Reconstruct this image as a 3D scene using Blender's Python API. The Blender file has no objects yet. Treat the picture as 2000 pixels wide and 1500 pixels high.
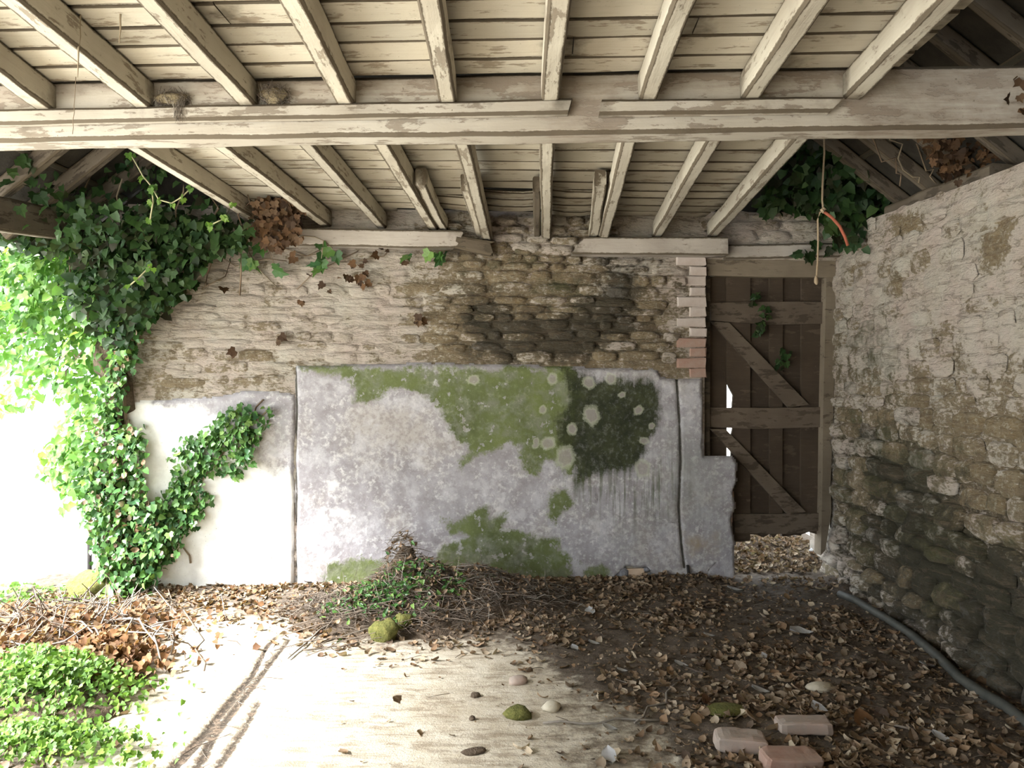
import bpy, math, random
import numpy as np
from mathutils import Vector, Matrix
R = random.Random(7)
NR = np.random.RandomState(11)
C = bpy.context.scene.collection
sc = bpy.context.scene

# ------------------------------------------------------------------ camera
HC, F, HY = 1.45, 1500.0, 745.0
cam = bpy.data.cameras.new('camera'); camo = bpy.data.objects.new('camera', cam); C.objects.link(camo)
cam.sensor_width = 36.0; cam.lens = 27.0; cam.shift_y = -0.0025; cam.clip_end = 300
camo.location = (0, 0, HC); camo.rotation_euler = (math.pi/2, 0, 0)
sc.camera = camo

# ------------------------------------------------------------------ world, sun, exposure
w = bpy.data.worlds.new('overcast_sky'); sc.world = w; w.use_nodes = True
bg = w.node_tree.nodes['Background']; bg.inputs[0].default_value = (0.86, 0.94, 1.0, 1); bg.inputs[1].default_value = 3.0
sl = bpy.data.lights.new('sun', 'SUN'); sl.energy = 22.0; sl.angle = math.radians(26); sl.color = (1.0, 0.985, 0.96)
so = bpy.data.objects.new('sun', sl); C.objects.link(so); so.location = (-8, -3, 8)
so.rotation_euler = Vector((1.0, 0.55, -1.05)).to_track_quat('-Z', 'Y').to_euler()
sc.view_settings.view_transform = 'Standard'; sc.view_settings.look = 'None'
sc.view_settings.gamma = 1.0; sc.view_settings.use_curve_mapping = False
sc.view_settings.exposure = 0.92
sc.cycles.max_bounces = 8; sc.cycles.diffuse_bounces = 6; sc.cycles.caustics_reflective = False; sc.cycles.caustics_refractive = False
sc.cycles.sample_clamp_indirect = 8.0

# ------------------------------------------------------------------ places: photo pixel -> point on a real plane
YB, WB = 5.47, 0.088          # back wall plane  Y = YB + WB*X
XR, WR = 2.176, 0.0415        # right wall plane X = XR + WR*Y
YM, WM = 3.0, -0.042          # main beam front  Y = YM + WM*X
def at(px, py, Y):
    return Vector(((px-1000)/F*Y, Y, HC-(py-HY)/F*Y))
def on_z(px, py, z=0.0):
    return at(px, py, (HC-z)*F/(py-HY))
def on_back(px, py, off=0.0):
    x = (px-1000)/F
    return at(px, py, (YB-off)/(1-WB*x))
def on_beam(px, py, off=0.0):
    x = (px-1000)/F
    return at(px, py, (YM-off)/(1-WM*x))
def proj(P):
    P = np.asarray(P, float)
    return 1000+F*P[:, 0]/P[:, 1], HY-F*(P[:, 2]-HC)/P[:, 1]

# ------------------------------------------------------------------ noise in numpy
def _h(ix, iy, iz, seed):
    n = (ix*374761393 + iy*668265263 + iz*2147483647 + seed*974634777) & 0xffffffff
    n = ((n ^ (n >> 13))*1274126177) & 0xffffffff
    return ((n ^ (n >> 16)) & 0xffff)/65535.0
def vnoise(P, seed=0):
    P = np.asarray(P, float); i = np.floor(P).astype(np.int64); f = P-i; f = f*f*(3-2*f)
    r = 0
    for a in (0, 1):
        for b in (0, 1):
            for c in (0, 1):
                wgt = (f[:, 0] if a else 1-f[:, 0])*(f[:, 1] if b else 1-f[:, 1])*(f[:, 2] if c else 1-f[:, 2])
                r = r+wgt*_h(i[:, 0]+a, i[:, 1]+b, i[:, 2]+c, seed)
    return r*2-1
def fbm(P, scale=1.0, oct=4, seed=0, rough=.5):
    P = np.asarray(P, float)*np.asarray(scale); a, s, t = 1.0, 0, 0
    for k in range(oct):
        s = s+a*vnoise(P, seed+k*13); t += a; a *= rough; P = P*2.03+17.1
    return s/t
def poly_sd(x, y, poly):
    """signed distance to a polygon, positive inside"""
    poly = np.asarray(poly, float); n = len(poly)
    d = np.full(x.shape, 1e9); ins = np.zeros(x.shape, bool)
    for k in range(n):
        ax, ay = poly[k]; bx, by = poly[(k+1) % n]
        ex, ey = bx-ax, by-ay
        t = np.clip(((x-ax)*ex+(y-ay)*ey)/(ex*ex+ey*ey+1e-9), 0, 1)
        d = np.minimum(d, np.hypot(x-ax-t*ex, y-ay-t*ey))
        if ay != by:
            c = ((ay > y) != (by > y)) & (x < (bx-ax)*(y-ay)/(by-ay)+ax)
            ins ^= c
    return np.where(ins, d, -d)
def line_d(x, y, pts):
    d = np.full(np.shape(x), 1e9)
    for (ax, ay), (bx, by) in zip(pts[:-1], pts[1:]):
        ex, ey = bx-ax, by-ay
        t = np.clip(((x-ax)*ex+(y-ay)*ey)/(ex*ex+ey*ey+1e-9), 0, 1)
        d = np.minimum(d, np.hypot(x-ax-t*ex, y-ay-t*ey))
    return d
def fld(x, y, polys, soft=25.0):
    m = np.full(x.shape, -1.0)
    for p in polys: m = np.maximum(m, np.clip(poly_sd(x, y, p)/soft, -1, 1))
    return m*.5+.5

# ------------------------------------------------------------------ objects
def tag(o, label=None, cat=None, group=None, kind=None):
    if label: o['label'] = label
    if cat: o['category'] = cat
    if group: o['group'] = group
    if kind: o['kind'] = kind
    return o
def empty(name, loc=(0, 0, 0), rz=0.0):
    o = bpy.data.objects.new(name, None); C.objects.link(o); o.location = loc; o.rotation_euler = (0, 0, rz)
    o.empty_display_size = .05
    return o
def mesh_obj(name, V, Fs, mat, parent=None, smooth=False, fields=None, loops4=False, link=True):
    me = bpy.data.meshes.new(name)
    V = np.asarray(V, dtype=np.float32)
    if isinstance(Fs, np.ndarray):
        nf, k = Fs.shape
        me.vertices.add(len(V)); me.vertices.foreach_set('co', V.ravel())
        me.loops.add(nf*k); me.loops.foreach_set('vertex_index', Fs.astype(np.int32).ravel())
        me.polygons.add(nf); me.polygons.foreach_set('loop_start', np.arange(0, nf*k, k, dtype=np.int32))
        me.polygons.foreach_set('loop_total', np.full(nf, k, dtype=np.int32))
        me.update(calc_edges=True); me.validate()
    else:
        me.from_pydata([tuple(map(float, v)) for v in V], [], Fs); me.update()
    if smooth: me.polygons.foreach_set('use_smooth', [True]*len(me.polygons))
    if fields:
        for n, a in fields.items():
            at_ = me.attributes.new(n, 'FLOAT', 'POINT'); at_.data.foreach_set('value', np.asarray(a, dtype=np.float32))
    if mat: me.materials.append(mat)
    o = bpy.data.objects.new(name, me)
    if link: C.objects.link(o)
    if parent: o.parent = parent
    return o
def inst(name, src, M, parent=None):
    o = bpy.data.objects.new(name, src if isinstance(src, bpy.types.Mesh) else src.data); C.objects.link(o)
    if parent: o.parent = parent
    o.matrix_local = M
    return o
def grid_faces(nu, nv):
    i = np.arange(nu-1)[:, None]*nv+np.arange(nv-1)[None, :]
    i = i.ravel()
    return np.stack([i, i+nv, i+nv+1, i+1], 1)

# rough sawn timber from p0 to p1; section (w across, h along up); local x = length
def timber(name, p0, p1, wd, ht, mat, parent=None, ew=.018, up=(0, 0, 1), rough=.003, step=.16, bev=.006, seed=0, sag=0.0, cuts=(0, 0), fray=0.0):
    p0, p1 = Vector(p0), Vector(p1); ax = p1-p0; L = ax.length; ax.normalize()
    up = Vector(up); side = up.cross(ax).normalized(); up = ax.cross(side).normalized()
    a, b, e = wd/2, ht/2, min(ew, wd*.3, ht*.3 if ew < .02 else ht*.45)
    sec = [(-a+bev, -b, 1), (-a+e, -b, .0), (a-e, -b, 0), (a-bev, -b, 1), (a, -b+bev, 1), (a, -b+e, 0), (a, b-e, 0), (a, b-bev, 1),
           (a-bev, b, 1), (-a+bev, b, 1), (-a, b-bev, 1), (-a, b-e, 0), (-a, -b+e, 0), (-a, -b+bev, 1)]
    n = len(sec); st = max(3, int(L/step)+2)
    V = []; E = []
    off = seed*7.31+1
    for s in range(st):
        t = s/(st-1)
        for (y, z, ed) in sec:
            x = t*L
            if s == 0: x += cuts[0]*z/b*ht
            if s == st-1: x += cuts[1]*z/b*ht
            if fray and s in (0, st-1): x += (R.random()-.5)*fray
            V.append((x, y, z)); E.append(ed)
    V = np.array(V); E = np.array(E, float)
    q = V+off
    V[:, 1] += rough*2.0*fbm(q, (3, 8, 8), 3, 5); V[:, 2] += rough*2.0*fbm(q+30, (3, 8, 8), 3, 9)
    E2 = E*1.0
    V[:, 1] -= np.sign(V[:, 1])*E2*rough*.8*(fbm(q, (14, 6, 6), 2, 3)+.6).clip(0, 2)
    V[:, 2] -= sag*np.sin(np.pi*V[:, 0]/L)
    Fs = []
    for s in range(st-1):
        for k in range(n):
            Fs.append((s*n+k, s*n+(k+1) % n, (s+1)*n+(k+1) % n, (s+1)*n+k))
    Fs.append(tuple(range(n-1, -1, -1))); Fs.append(tuple((st-1)*n+k for k in range(n)))
    end = np.minimum(V[:, 0], L-V[:, 0]); endf = np.clip(1-end/.12, 0, 1)
    o = mesh_obj(name, V, Fs, mat, parent, fields={'edge': E, 'endf': endf})
    M = Matrix((ax, side, up)).transposed().to_4x4(); M.translation = p0-(parent.location if parent else Vector())
    o.matrix_local = M
    return o

def prism(name, pts, depth, n, mat, parent=None, bev=0.0):
    """extruded outline: pts 3-D points facing the camera, thickness along n (away)"""
    n = Vector(n); k = len(pts)
    V = [Vector(p) for p in pts]+[Vector(p)+n*depth for p in pts]
    Fs = [tuple(range(k)), tuple(range(2*k-1, k-1, -1))]+[(i, k+i, k+(i+1) % k, (i+1) % k) for i in range(k)]
    c = sum((v for v in V), Vector())/len(V)
    o = mesh_obj(name, [v-c for v in V], Fs, mat, parent, fields={'edge': [0.0]*len(V), 'endf': [0.0]*len(V)})
    o.location = c
    return o

# scatter copies of a template into ONE mesh (stuff), or as single objects
def frames(nrm, spin):
    """rotation matrices with local z = nrm, spun about it"""
    nrm = np.asarray(nrm, float); nrm = nrm/np.linalg.norm(nrm, axis=1, keepdims=True)
    ref = np.where(np.abs(nrm[:, 2:3]) > .9, np.array([[1., 0, 0]]), np.array([[0, 0, 1.]]))
    x = np.cross(ref, nrm); x /= np.linalg.norm(x, axis=1, keepdims=True); y = np.cross(nrm, x)
    c, s = np.cos(spin)[:, None], np.sin(spin)[:, None]
    return np.stack([x*c+y*s, -x*s+y*c, nrm], 2)     # columns
def scatter(name, tmpl, P, Rm, S, mat, parent=None, tint=None, smooth=False):
    tv, tf = tmpl; tv = np.asarray(tv, float); n = len(P)
    V = np.einsum('nij,kj->nki', Rm, tv)*np.asarray(S)[:, None, None]+np.asarray(P)[:, None, :]
    tf = np.asarray(tf); Fs = (tf[None]+(np.arange(n)*len(tv))[:, None, None]).reshape(-1, tf.shape[1])
    tint = NR.rand(n) if tint is None else np.asarray(tint)
    return mesh_obj(name, V.reshape(-1, 3), Fs, mat, parent, smooth=smooth, fields={'tint': np.repeat(tint, len(tv))})
def tmesh(name, tmpl, mat, tint=0.0):
    me = bpy.data.meshes.new(name); me.from_pydata([tuple(v) for v in tmpl[0]], [], [tuple(int(i) for i in f) for f in tmpl[1]]); me.update()
    a = me.attributes.new('tint', 'FLOAT', 'POINT'); a.data.foreach_set('value', [tint]*len(tmpl[0]))
    me.materials.append(mat); return me
def mat4(Rm, p, s):
    M = Matrix([[Rm[i][j]*s for j in range(3)] for i in range(3)]).to_4x4(); M.translation = Vector([float(x) for x in p]); return M
def tube(name, pts, r, mat, parent=None, sides=6, tint=.5):
    pts = [Vector(p) for p in pts]; n = len(pts); V = []; Fs = []
    rr = r if isinstance(r, (list, tuple)) else [r]*n
    for i, p in enumerate(pts):
        d = (pts[min(i+1, n-1)]-pts[max(i-1, 0)]).normalized()
        a = d.cross(Vector((0, 0, 1)) if abs(d.z) < .9 else Vector((1, 0, 0))).normalized(); b = d.cross(a)
        for k in range(sides):
            t = 2*math.pi*k/sides; V.append(p+(a*math.cos(t)+b*math.sin(t))*rr[i])
    for i in range(n-1):
        for k in range(sides): Fs.append((i*sides+k, i*sides+(k+1) % sides, (i+1)*sides+(k+1) % sides, (i+1)*sides+k))
    Fs += [tuple(range(sides-1, -1, -1)), tuple((n-1)*sides+k for k in range(sides))]
    return mesh_obj(name, V, Fs, mat, parent, smooth=True, fields={'tint': [tint]*len(V)})
def wobble(p0, p1, n, amp, seed=0):
    r = random.Random(seed); p0, p1 = Vector(p0), Vector(p1); out = []
    for i in range(n+1):
        t = i/n; k = math.sin(math.pi*t)
        out.append(p0.lerp(p1, t)+Vector((r.uniform(-1, 1), r.uniform(-1, 1), r.uniform(-1, 1)))*amp*(k*.8+.2))
    return out

# ------------------------------------------------------------------ materials
class MT:
    def __init__(s, name):
        s.m = bpy.data.materials.new(name); s.m.use_nodes = True; s.t = s.m.node_tree; s.b = s.t.nodes['Principled BSDF']
        s.b.inputs['Specular IOR Level'].default_value = .25
        s._g = None
    def N(s, k): return s.t.nodes.new(k)
    def put(s, sock, v):
        if isinstance(v, bpy.types.NodeSocket): s.t.links.new(v, sock)
        elif isinstance(v, tuple) and len(v) == 3 and sock.type == 'RGBA': sock.default_value = (*v, 1)
        else: sock.default_value = v
    def pos(s):
        if not s._g: s._g = s.N('ShaderNodeNewGeometry')
        return s._g.outputs['Position']
    def obj(s): return s.N('ShaderNodeTexCoord').outputs['Object']
    def rnd(s): return s.N('ShaderNodeObjectInfo').outputs['Random']
    def attr(s, n):
        a = s.N('ShaderNodeAttribute'); a.attribute_name = n; return a.outputs['Fac']
    def math(s, op, a, b=0.0, c=0.0):
        n = s.N('ShaderNodeMath'); n.operation = op; s.put(n.inputs[0], a); s.put(n.inputs[1], b); s.put(n.inputs[2], c); return n.outputs[0]
    def vmap(s, v, scale=(1, 1, 1), add=None):
        n = s.N('ShaderNodeVectorMath'); n.operation = 'MULTIPLY_ADD'; s.put(n.inputs[0], v); n.inputs[1].default_value = scale
        if add is not None:
            if isinstance(add, bpy.types.NodeSocket): s.put(n.inputs[2], add)
            else: n.inputs[2].default_value = add
        return n.outputs[0]
    def noise(s, v, scale, detail=5.0, rough=.55, dist=0.0):
        n = s.N('ShaderNodeTexNoise'); s.put(n.inputs['Vector'], v); n.inputs['Scale'].default_value = scale
        n.inputs['Detail'].default_value = detail; n.inputs['Roughness'].default_value = rough; n.inputs['Distortion'].default_value = dist
        return n.outputs[0]
    def voro(s, v, scale, feature='F1', out='Distance'):
        n = s.N('ShaderNodeTexVoronoi'); n.feature = feature; s.put(n.inputs['Vector'], v); n.inputs['Scale'].default_value = scale
        return n.outputs[out]
    def ramp(s, f, *st):
        n = s.N('ShaderNodeValToRGB'); cr = n.color_ramp
        while len(cr.elements) < len(st): cr.elements.new(.5)
        for e, (p, c) in zip(cr.elements, st):
            e.position = p; e.color = (c, c, c, 1) if not isinstance(c, tuple) else (*c, 1)
        s.put(n.inputs[0], f); return n.outputs[0]
    def step(s, f, a, b):
        n = s.N('ShaderNodeMapRange'); s.put(n.inputs[0], f); n.inputs[1].default_value = a; n.inputs[2].default_value = b; return n.outputs[0]
    def mix(s, f, a, b, mode='MIX'):
        n = s.N('ShaderNodeMix'); n.data_type = 'RGBA'; n.blend_type = mode
        s.put(n.inputs[0], f); s.put(n.inputs[6], a); s.put(n.inputs[7], b); return n.outputs[2]
    def bump(s, h, strength=.4, dist=.01, nrm=None):
        n = s.N('ShaderNodeBump'); s.put(n.inputs['Height'], h); n.inputs['Strength'].default_value = strength; n.inputs['Distance'].default_value = dist
        if nrm is not None: s.put(n.inputs['Normal'], nrm)
        return n.outputs[0]
    def end(s, col, rough=.9, nrm=None, **kw):
        s.put(s.b.inputs['Base Color'], col); s.put(s.b.inputs['Roughness'], rough)
        if nrm is not None: s.put(s.b.inputs['Normal'], nrm)
        for k, v in kw.items(): s.put(s.b.inputs[k], v)
        return s.m

def m_whitewood(name, c1, c2, bare, amt=.60, edge_amt=.5, dirt=(.105, .082, .055), damp_shade=.0):
    m = MT(name); o = m.obj(); r = m.rnd()
    rv = m.N('ShaderNodeCombineXYZ'); m.put(rv.inputs[0], m.math('MULTIPLY', r, 37.0)); m.put(rv.inputs[1], m.math('MULTIPLY', r, 91.0))
    v = m.vmap(o, (1, 1, 1), rv.outputs[0])
    vg = m.vmap(v, (1.6, 22, 22))
    grain = m.noise(vg, 3.0, 5, .6)
    big = m.noise(v, 2.6, 3, .6); pat = m.noise(m.vmap(v, (2.2, 6, 6)), 2.2, 8, .68)
    wide = m.noise(v, 7.0, 4, .6)
    col = m.mix(m.step(big, .3, .7), c1, c2)
    col = m.mix(m.math('MULTIPLY', m.step(grain, .5, .78), .22), col, bare)
    tone = m.math('MULTIPLY_ADD', r, .26, .80)
    # flaked patches
    f = m.step(m.math('ADD', m.math('MULTIPLY_ADD', grain, .30, -.15), pat), amt, amt+.035)
    col = m.mix(m.math('MULTIPLY', f, .72), col, m.mix(wide, bare, tuple(x*.62 for x in bare)))
    wf = m.step(m.math('MULTIPLY_ADD', m.attr('worn'), 1.0, m.math('MULTIPLY_ADD', pat, 1.1, m.math('MULTIPLY_ADD', grain, .4, -.75))), .35, .62)
    col = m.mix(m.math('MULTIPLY', m.math('MULTIPLY', wf, m.step(m.attr('worn'), .02, .15)), .75), col, m.mix(wide, (.26, .21, .16), (.36, .30, .25)))
    # dirt creeping from the arrises and joints
    e = m.math('MULTIPLY', m.attr('edge'), edge_amt)
    d = m.math('MULTIPLY', m.step(m.math('ADD', e, m.noise(m.vmap(v, (6, 14, 14)), 3.5, 6, .78)), .66, .84), .95)
    col = m.mix(d, col, dirt)
    en = m.step(m.math('MULTIPLY_ADD', m.attr('endf'), .35, m.noise(v, 9, 4, .6)), .62, .95)
    col = m.mix(m.math('MULTIPLY', en, .75), col, tuple(x*.9 for x in dirt))
    # small specks and knots
    sp = m.step(m.noise(v, 55, 3, .6), .70, .74)
    col = m.mix(m.math('MULTIPLY', sp, .7), col, dirt)
    col = m.mix(1.0, col, m.N('ShaderNodeCombineColor').outputs[0], 'MIX') if False else col
    g = m.N('ShaderNodeCombineXYZ')
    for k in range(3): m.put(g.inputs[k], tone)
    col = m.mix(1.0, col, g.outputs[0], 'MULTIPLY')
    n1 = m.bump(m.math('ADD', m.math('MULTIPLY', grain, .8), m.math('MULTIPLY', f, -.5)), .55, .004)
    n2 = m.bump(m.noise(v, 45, 6, .7), .35, .003, n1)
    return m.end(col, .85, n2)

M = {}
M['joist'] = m_whitewood('whitewashed_joist', (.56, .52, .43), (.43, .385, .31), (.24, .19, .135), .575)
M['plank'] = m_whitewood('whitewashed_plank', (.56, .52, .43), (.45, .405, .325), (.26, .20, .14), .57, .74, (.075, .058, .038))
M['beam'] = m_whitewood('whitewashed_beam', (.54, .50, .43), (.42, .375, .31), (.25, .20, .15), .535)
M['beamdark'] = m_whitewood('worn_beam', (.46, .41, .33), (.33, .28, .22), (.22, .17, .12), .52)
M['plate'] = m_whitewood('whitewashed_plate', (.54, .49, .43), (.42, .37, .32), (.25, .20, .15), .60)
M['rotten'] = m_whitewood('rotten_timber', (.12, .095, .065), (.075, .058, .042), (.05, .04, .028), .5)
M['rafter'] = m_whitewood('rafter_timber', (.20, .165, .125), (.12, .095, .07), (.07, .055, .04), .52)
M['lath'] = m_whitewood('dark_lath', (.08, .07, .05), (.05, .045, .035), (.03, .03, .02), .55)
M['door'] = m_whitewood('door_plank', (.080, .058, .040), (.050, .036, .025), (.135, .10, .072), .58, .3, (.03, .022, .015))
M['doorrail'] = m_whitewood('door_rail', (.17, .135, .10), (.105, .080, .058), (.07, .05, .035), .53, .3, (.05, .038, .026))
M['doorframe'] = m_whitewood('door_frame_timber', (.25, .205, .15), (.17, .135, .095), (.10, .08, .055), .58, .4, (.06, .05, .035))

def m_wall(name):
    """lime-washed rubble: attributes bare (stone shows), stain (dark mould), moss, pink"""
    m = MT(name); p = m.pos()
    n1 = m.noise(p, 3.0, 6, .6); n2 = m.noise(p, 11, 6, .65); n3 = m.noise(m.vmap(p, (1, 1, 2.2)), 26, 6, .7); n4 = m.noise(p, 90, 4, .6)
    vc = m.voro(m.vmap(p, (6, 6, 11)), 1.4, 'F1', 'Color')
    white = m.mix(m.step(n1, .35, .65), (.71, .655, .555), (.71, .595, .515))
    white = m.mix(m.math('MULTIPLY', m.step(n2, .45, .75), .55), white, (.50, .42, .30))
    stone = m.mix(m.step(n2, .3, .7), (.36, .26, .135), (.20, .15, .095))
    stone = m.mix(m.math('MULTIPLY', m.step(n3, .4, .7), .6), stone, (.50, .43, .31))
    stone = m.mix(m.math('MULTIPLY', m.step(m.noise(p, 42, 5, .75), .54, .62), .75), stone, (.56, .50, .38))
    bare = m.attr('bare')
    f = m.step(m.math('ADD', m.math('MULTIPLY_ADD', bare, .42, -.06), m.math('MULTIPLY_ADD', n3, .55, m.math('MULTIPLY', n2, .45))), .60, .655)
    col = m.mix(f, white, stone)
    # crevices darkened by the joint attribute
    j = m.step(m.math('ADD', m.attr('joint'), m.math('MULTIPLY_ADD', n3, .9, -.45)), .52, .86)
    col = m.mix(m.math('MULTIPLY', j, .88), col, (.060, .046, .030))
    moss = m.step(m.math('ADD', m.attr('moss'), m.math('MULTIPLY_ADD', n2, 1.0, -.5)), .46, .80)
    mosscol = m.mix(m.step(n3, .35, .65), (.060, .068, .028), (.125, .125, .060))
    col = m.mix(m.math('MULTIPLY', moss, .80), col, mosscol)
    stain = m.step(m.math('ADD', m.attr('stain'), m.math('MULTIPLY_ADD', n3, .8, m.math('MULTIPLY_ADD', n2, .7, -.75))), .50, .80)
    col = m.mix(m.math('MULTIPLY', stain, .82), col, m.mix(n2, (.034, .034, .024), (.085, .070, .050)))
    ln = m.noise(m.vmap(p, (3.0, 3.0, 17)), 1.6, 6, .72, .6)
    lf = m.math('MULTIPLY', m.step(ln, .545, .60), m.math('SUBTRACT', 1.0, m.step(ln, .60, .68)))
    col = m.mix(m.math('MULTIPLY', lf, .62), col, (.20, .145, .095))  # thin brown lines put the shadow of cracks into the colour
    dots = m.step(n4, .66, .71)
    col = m.mix(m.math('MULTIPLY', dots, .45), col, (.22, .17, .11))
    b1 = m.bump(m.math('ADD', m.math('ADD', n3, m.math('MULTIPLY', ln, 1.2)), m.math('MULTIPLY', f, -.25)), 1.0, .042)
    b2 = m.bump(m.noise(p, 60, 6, .7), .5, .006, b1)
    return m.end(col, .95, b2)
M['wall'] = m_wall('limewashed_rubble')

def m_render():
    m = MT('cement_render'); p = m.pos()
    n1 = m.noise(p, 2.2, 5, .6); n2 = m.noise(p, 9, 7, .65); n3 = m.noise(p, 30, 6, .7); n4 = m.noise(p, 110, 3, .6)
    drip = m.noise(m.vmap(p, (38, 38, 2.2)), 1.0, 4, .6)
    grey = m.mix(m.step(n2, .38, .66), (.265, .245, .255), (.385, .370, .390))
    grey = m.mix(m.math('MULTIPLY', m.step(m.math('ADD', n3, m.math('MULTIPLY', n1, .6)), .80, .95), .6), grey, (.70, .69, .68))
    grey = m.mix(m.math('MULTIPLY', m.step(n1, .50, .66), .6), grey, (.30, .265, .235))
    grey = m.mix(m.math('MULTIPLY', m.step(m.noise(p, 5, 6, .7), .52, .62), .55), grey, (.52, .51, .53))
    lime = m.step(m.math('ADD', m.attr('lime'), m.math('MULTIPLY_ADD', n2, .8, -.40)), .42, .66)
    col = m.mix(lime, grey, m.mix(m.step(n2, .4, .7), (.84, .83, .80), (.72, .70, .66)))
    dk = m.step(m.math('ADD', m.math('MULTIPLY', m.attr('damp_shade'), 1.25), m.math('MULTIPLY_ADD', n2, .8, m.math('MULTIPLY_ADD', drip, .3, -.55))), .45, .85)
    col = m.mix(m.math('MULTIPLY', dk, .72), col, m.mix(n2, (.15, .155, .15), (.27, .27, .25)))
    n5 = m.noise(p, 75, 5, .7)
    ed = m.math('ADD', m.math('ADD', m.math('MULTIPLY_ADD', n2, .70, -.35), m.math('MULTIPLY_ADD', n3, .55, -.275)), m.math('MULTIPLY_ADD', n5, .30, -.15))
    a = m.step(m.math('ADD', m.attr('algae'), ed), .42, .60)
    spots = m.step(m.math('ADD', m.noise(p, 16, 4, .6), m.math('MULTIPLY', n1, .25)), .74, .77)
    a2 = m.math('MULTIPLY', m.math('MULTIPLY', a, m.math('MULTIPLY_ADD', m.step(n2, .28, .55), .45, .55)), m.math('SUBTRACT', 1.0, m.math('MULTIPLY', spots, .6)))
    gcol = m.mix(m.step(n1, .35, .7), (.125, .155, .038), (.058, .078, .018))
    gcol = m.mix(m.math('MULTIPLY', m.step(n3, .55, .8), .5), gcol, (.27, .30, .13))
    col = m.mix(m.math('MULTIPLY', a2, .93), col, gcol)
    d = m.step(m.math('ADD', m.math('MULTIPLY', m.attr('mould'), 1.1), m.math('ADD', ed, m.math('MULTIPLY_ADD', drip, .40, -.24))), .46, .74)
    col = m.mix(m.math('MULTIPLY', d, m.math('MULTIPLY_ADD', m.step(n3, .75, .50), .20, .78)), col, m.mix(m.step(n2, .4, .75), (.018, .022, .009), (.052, .060, .022)))
    dr = m.math('MULTIPLY', m.attr('drip'), m.step(drip, .48, .62))
    col = m.mix(m.math('MULTIPLY', dr, .75), col, (.07, .085, .035))
    sp = m.math('ADD', m.attr('spot'), m.math('MULTIPLY_ADD', n3, .50, m.math('MULTIPLY_ADD', n5, .30, -.43)))
    col = m.mix(m.math('MULTIPLY', m.step(sp, .45, .55), .75), col, m.mix(n2, (.36, .33, .31), (.26, .24, .21)))
    rim = m.math('MULTIPLY', m.step(sp, .28, .40), m.math('SUBTRACT', 1.0, m.step(sp, .52, .62)))
    col = m.mix(m.math('MULTIPLY', rim, .40), col, (.46, .48, .36))
    och = m.step(m.math('ADD', m.attr('ochre'), m.math('MULTIPLY_ADD', n2, .9, -.45)), .38, .75)
    col = m.mix(m.math('MULTIPLY', och, .7), col, (.30, .22, .12))
    crk = m.attr('crack')
    col = m.mix(m.step(m.math('ADD', crk, m.math('MULTIPLY_ADD', n3, .6, -.3)), .60, .85), col, (.06, .055, .045))
    pits = m.step(n4, .685, .72)
    col = m.mix(m.math('MULTIPLY', pits, .65), col, (.10, .09, .075))
    b1 = m.bump(m.math('ADD', n2, m.math('MULTIPLY', a2, .10)), .35, .02)
    b2 = m.bump(m.math('SUBTRACT', n3, m.math('MULTIPLY', pits, .6)), .35, .006, b1)
    return m.end(col, .88, b2)
M['render'] = m_render()

def m_floor():
    m = MT('floor_concrete_and_earth'); p = m.pos()
    n1 = m.noise(p, 2.0, 5, .6); n2 = m.noise(p, 9, 6, .65); n3 = m.noise(p, 34, 6, .7); n4 = m.noise(p, 130, 4, .6)
    conc = m.mix(m.step(n2, .35, .7), (.56, .51, .42), (.43, .37, .28))
    conc = m.mix(m.math('MULTIPLY', m.step(n3, .5, .7), .35), conc, (.62, .59, .53))
    rib = m.noise(m.vmap(p, (4.2, 24, 4)), 1.0, 6, .72, .4)
    ribd = m.math('MULTIPLY', m.step(rib, .49, .57), m.step(n2, .34, .52))
    conc = m.mix(m.math('MULTIPLY', m.step(n1, .50, .62), .35), conc, (.34, .28, .20))
    conc = m.mix(m.math('MULTIPLY', ribd, .58), conc, (.20, .155, .105))
    conc = m.mix(m.math('MULTIPLY', m.step(n4, .60, .66), .6), conc, (.22, .18, .13))
    soil = m.mix(m.step(n3, .35, .65), (.060, .047, .036), (.135, .105, .080))
    soil = m.mix(m.math('MULTIPLY', m.step(n4, .58, .66), .6), soil, (.26, .20, .14))
    soil = m.mix(m.math('MULTIPLY', m.step(n2, .5, .75), .45), soil, (.20, .155, .11))
    f = m.step(m.math('ADD', m.attr('soil'), m.math('ADD', m.math('MULTIPLY_ADD', n2, .8, -.40), m.math('MULTIPLY_ADD', n3, .7, -.35))), .34, .62)
    col = m.mix(f, conc, soil)
    cr = m.step(m.math('ADD', m.attr('crack'), m.math('MULTIPLY_ADD', n3, .8, -.4)), .55, .75)
    col = m.mix(m.math('MULTIPLY', cr, .95), col, m.mix(m.step(n3, .5, .62), (.028, .020, .014), (.14, .10, .07)))
    mo = m.step(m.math('ADD', m.attr('green'), m.math('MULTIPLY_ADD', n2, .8, -.4)), .5, .8)
    col = m.mix(m.math('MULTIPLY', mo, .6), col, (.11, .12, .04))
    b = m.bump(m.math('ADD', n3, m.math('MULTIPLY', rib, .35)), .5, .012)
    b2 = m.bump(n4, .5, .005, b)
    return m.end(col, .95, b2)
M['floor'] = m_floor()

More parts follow.
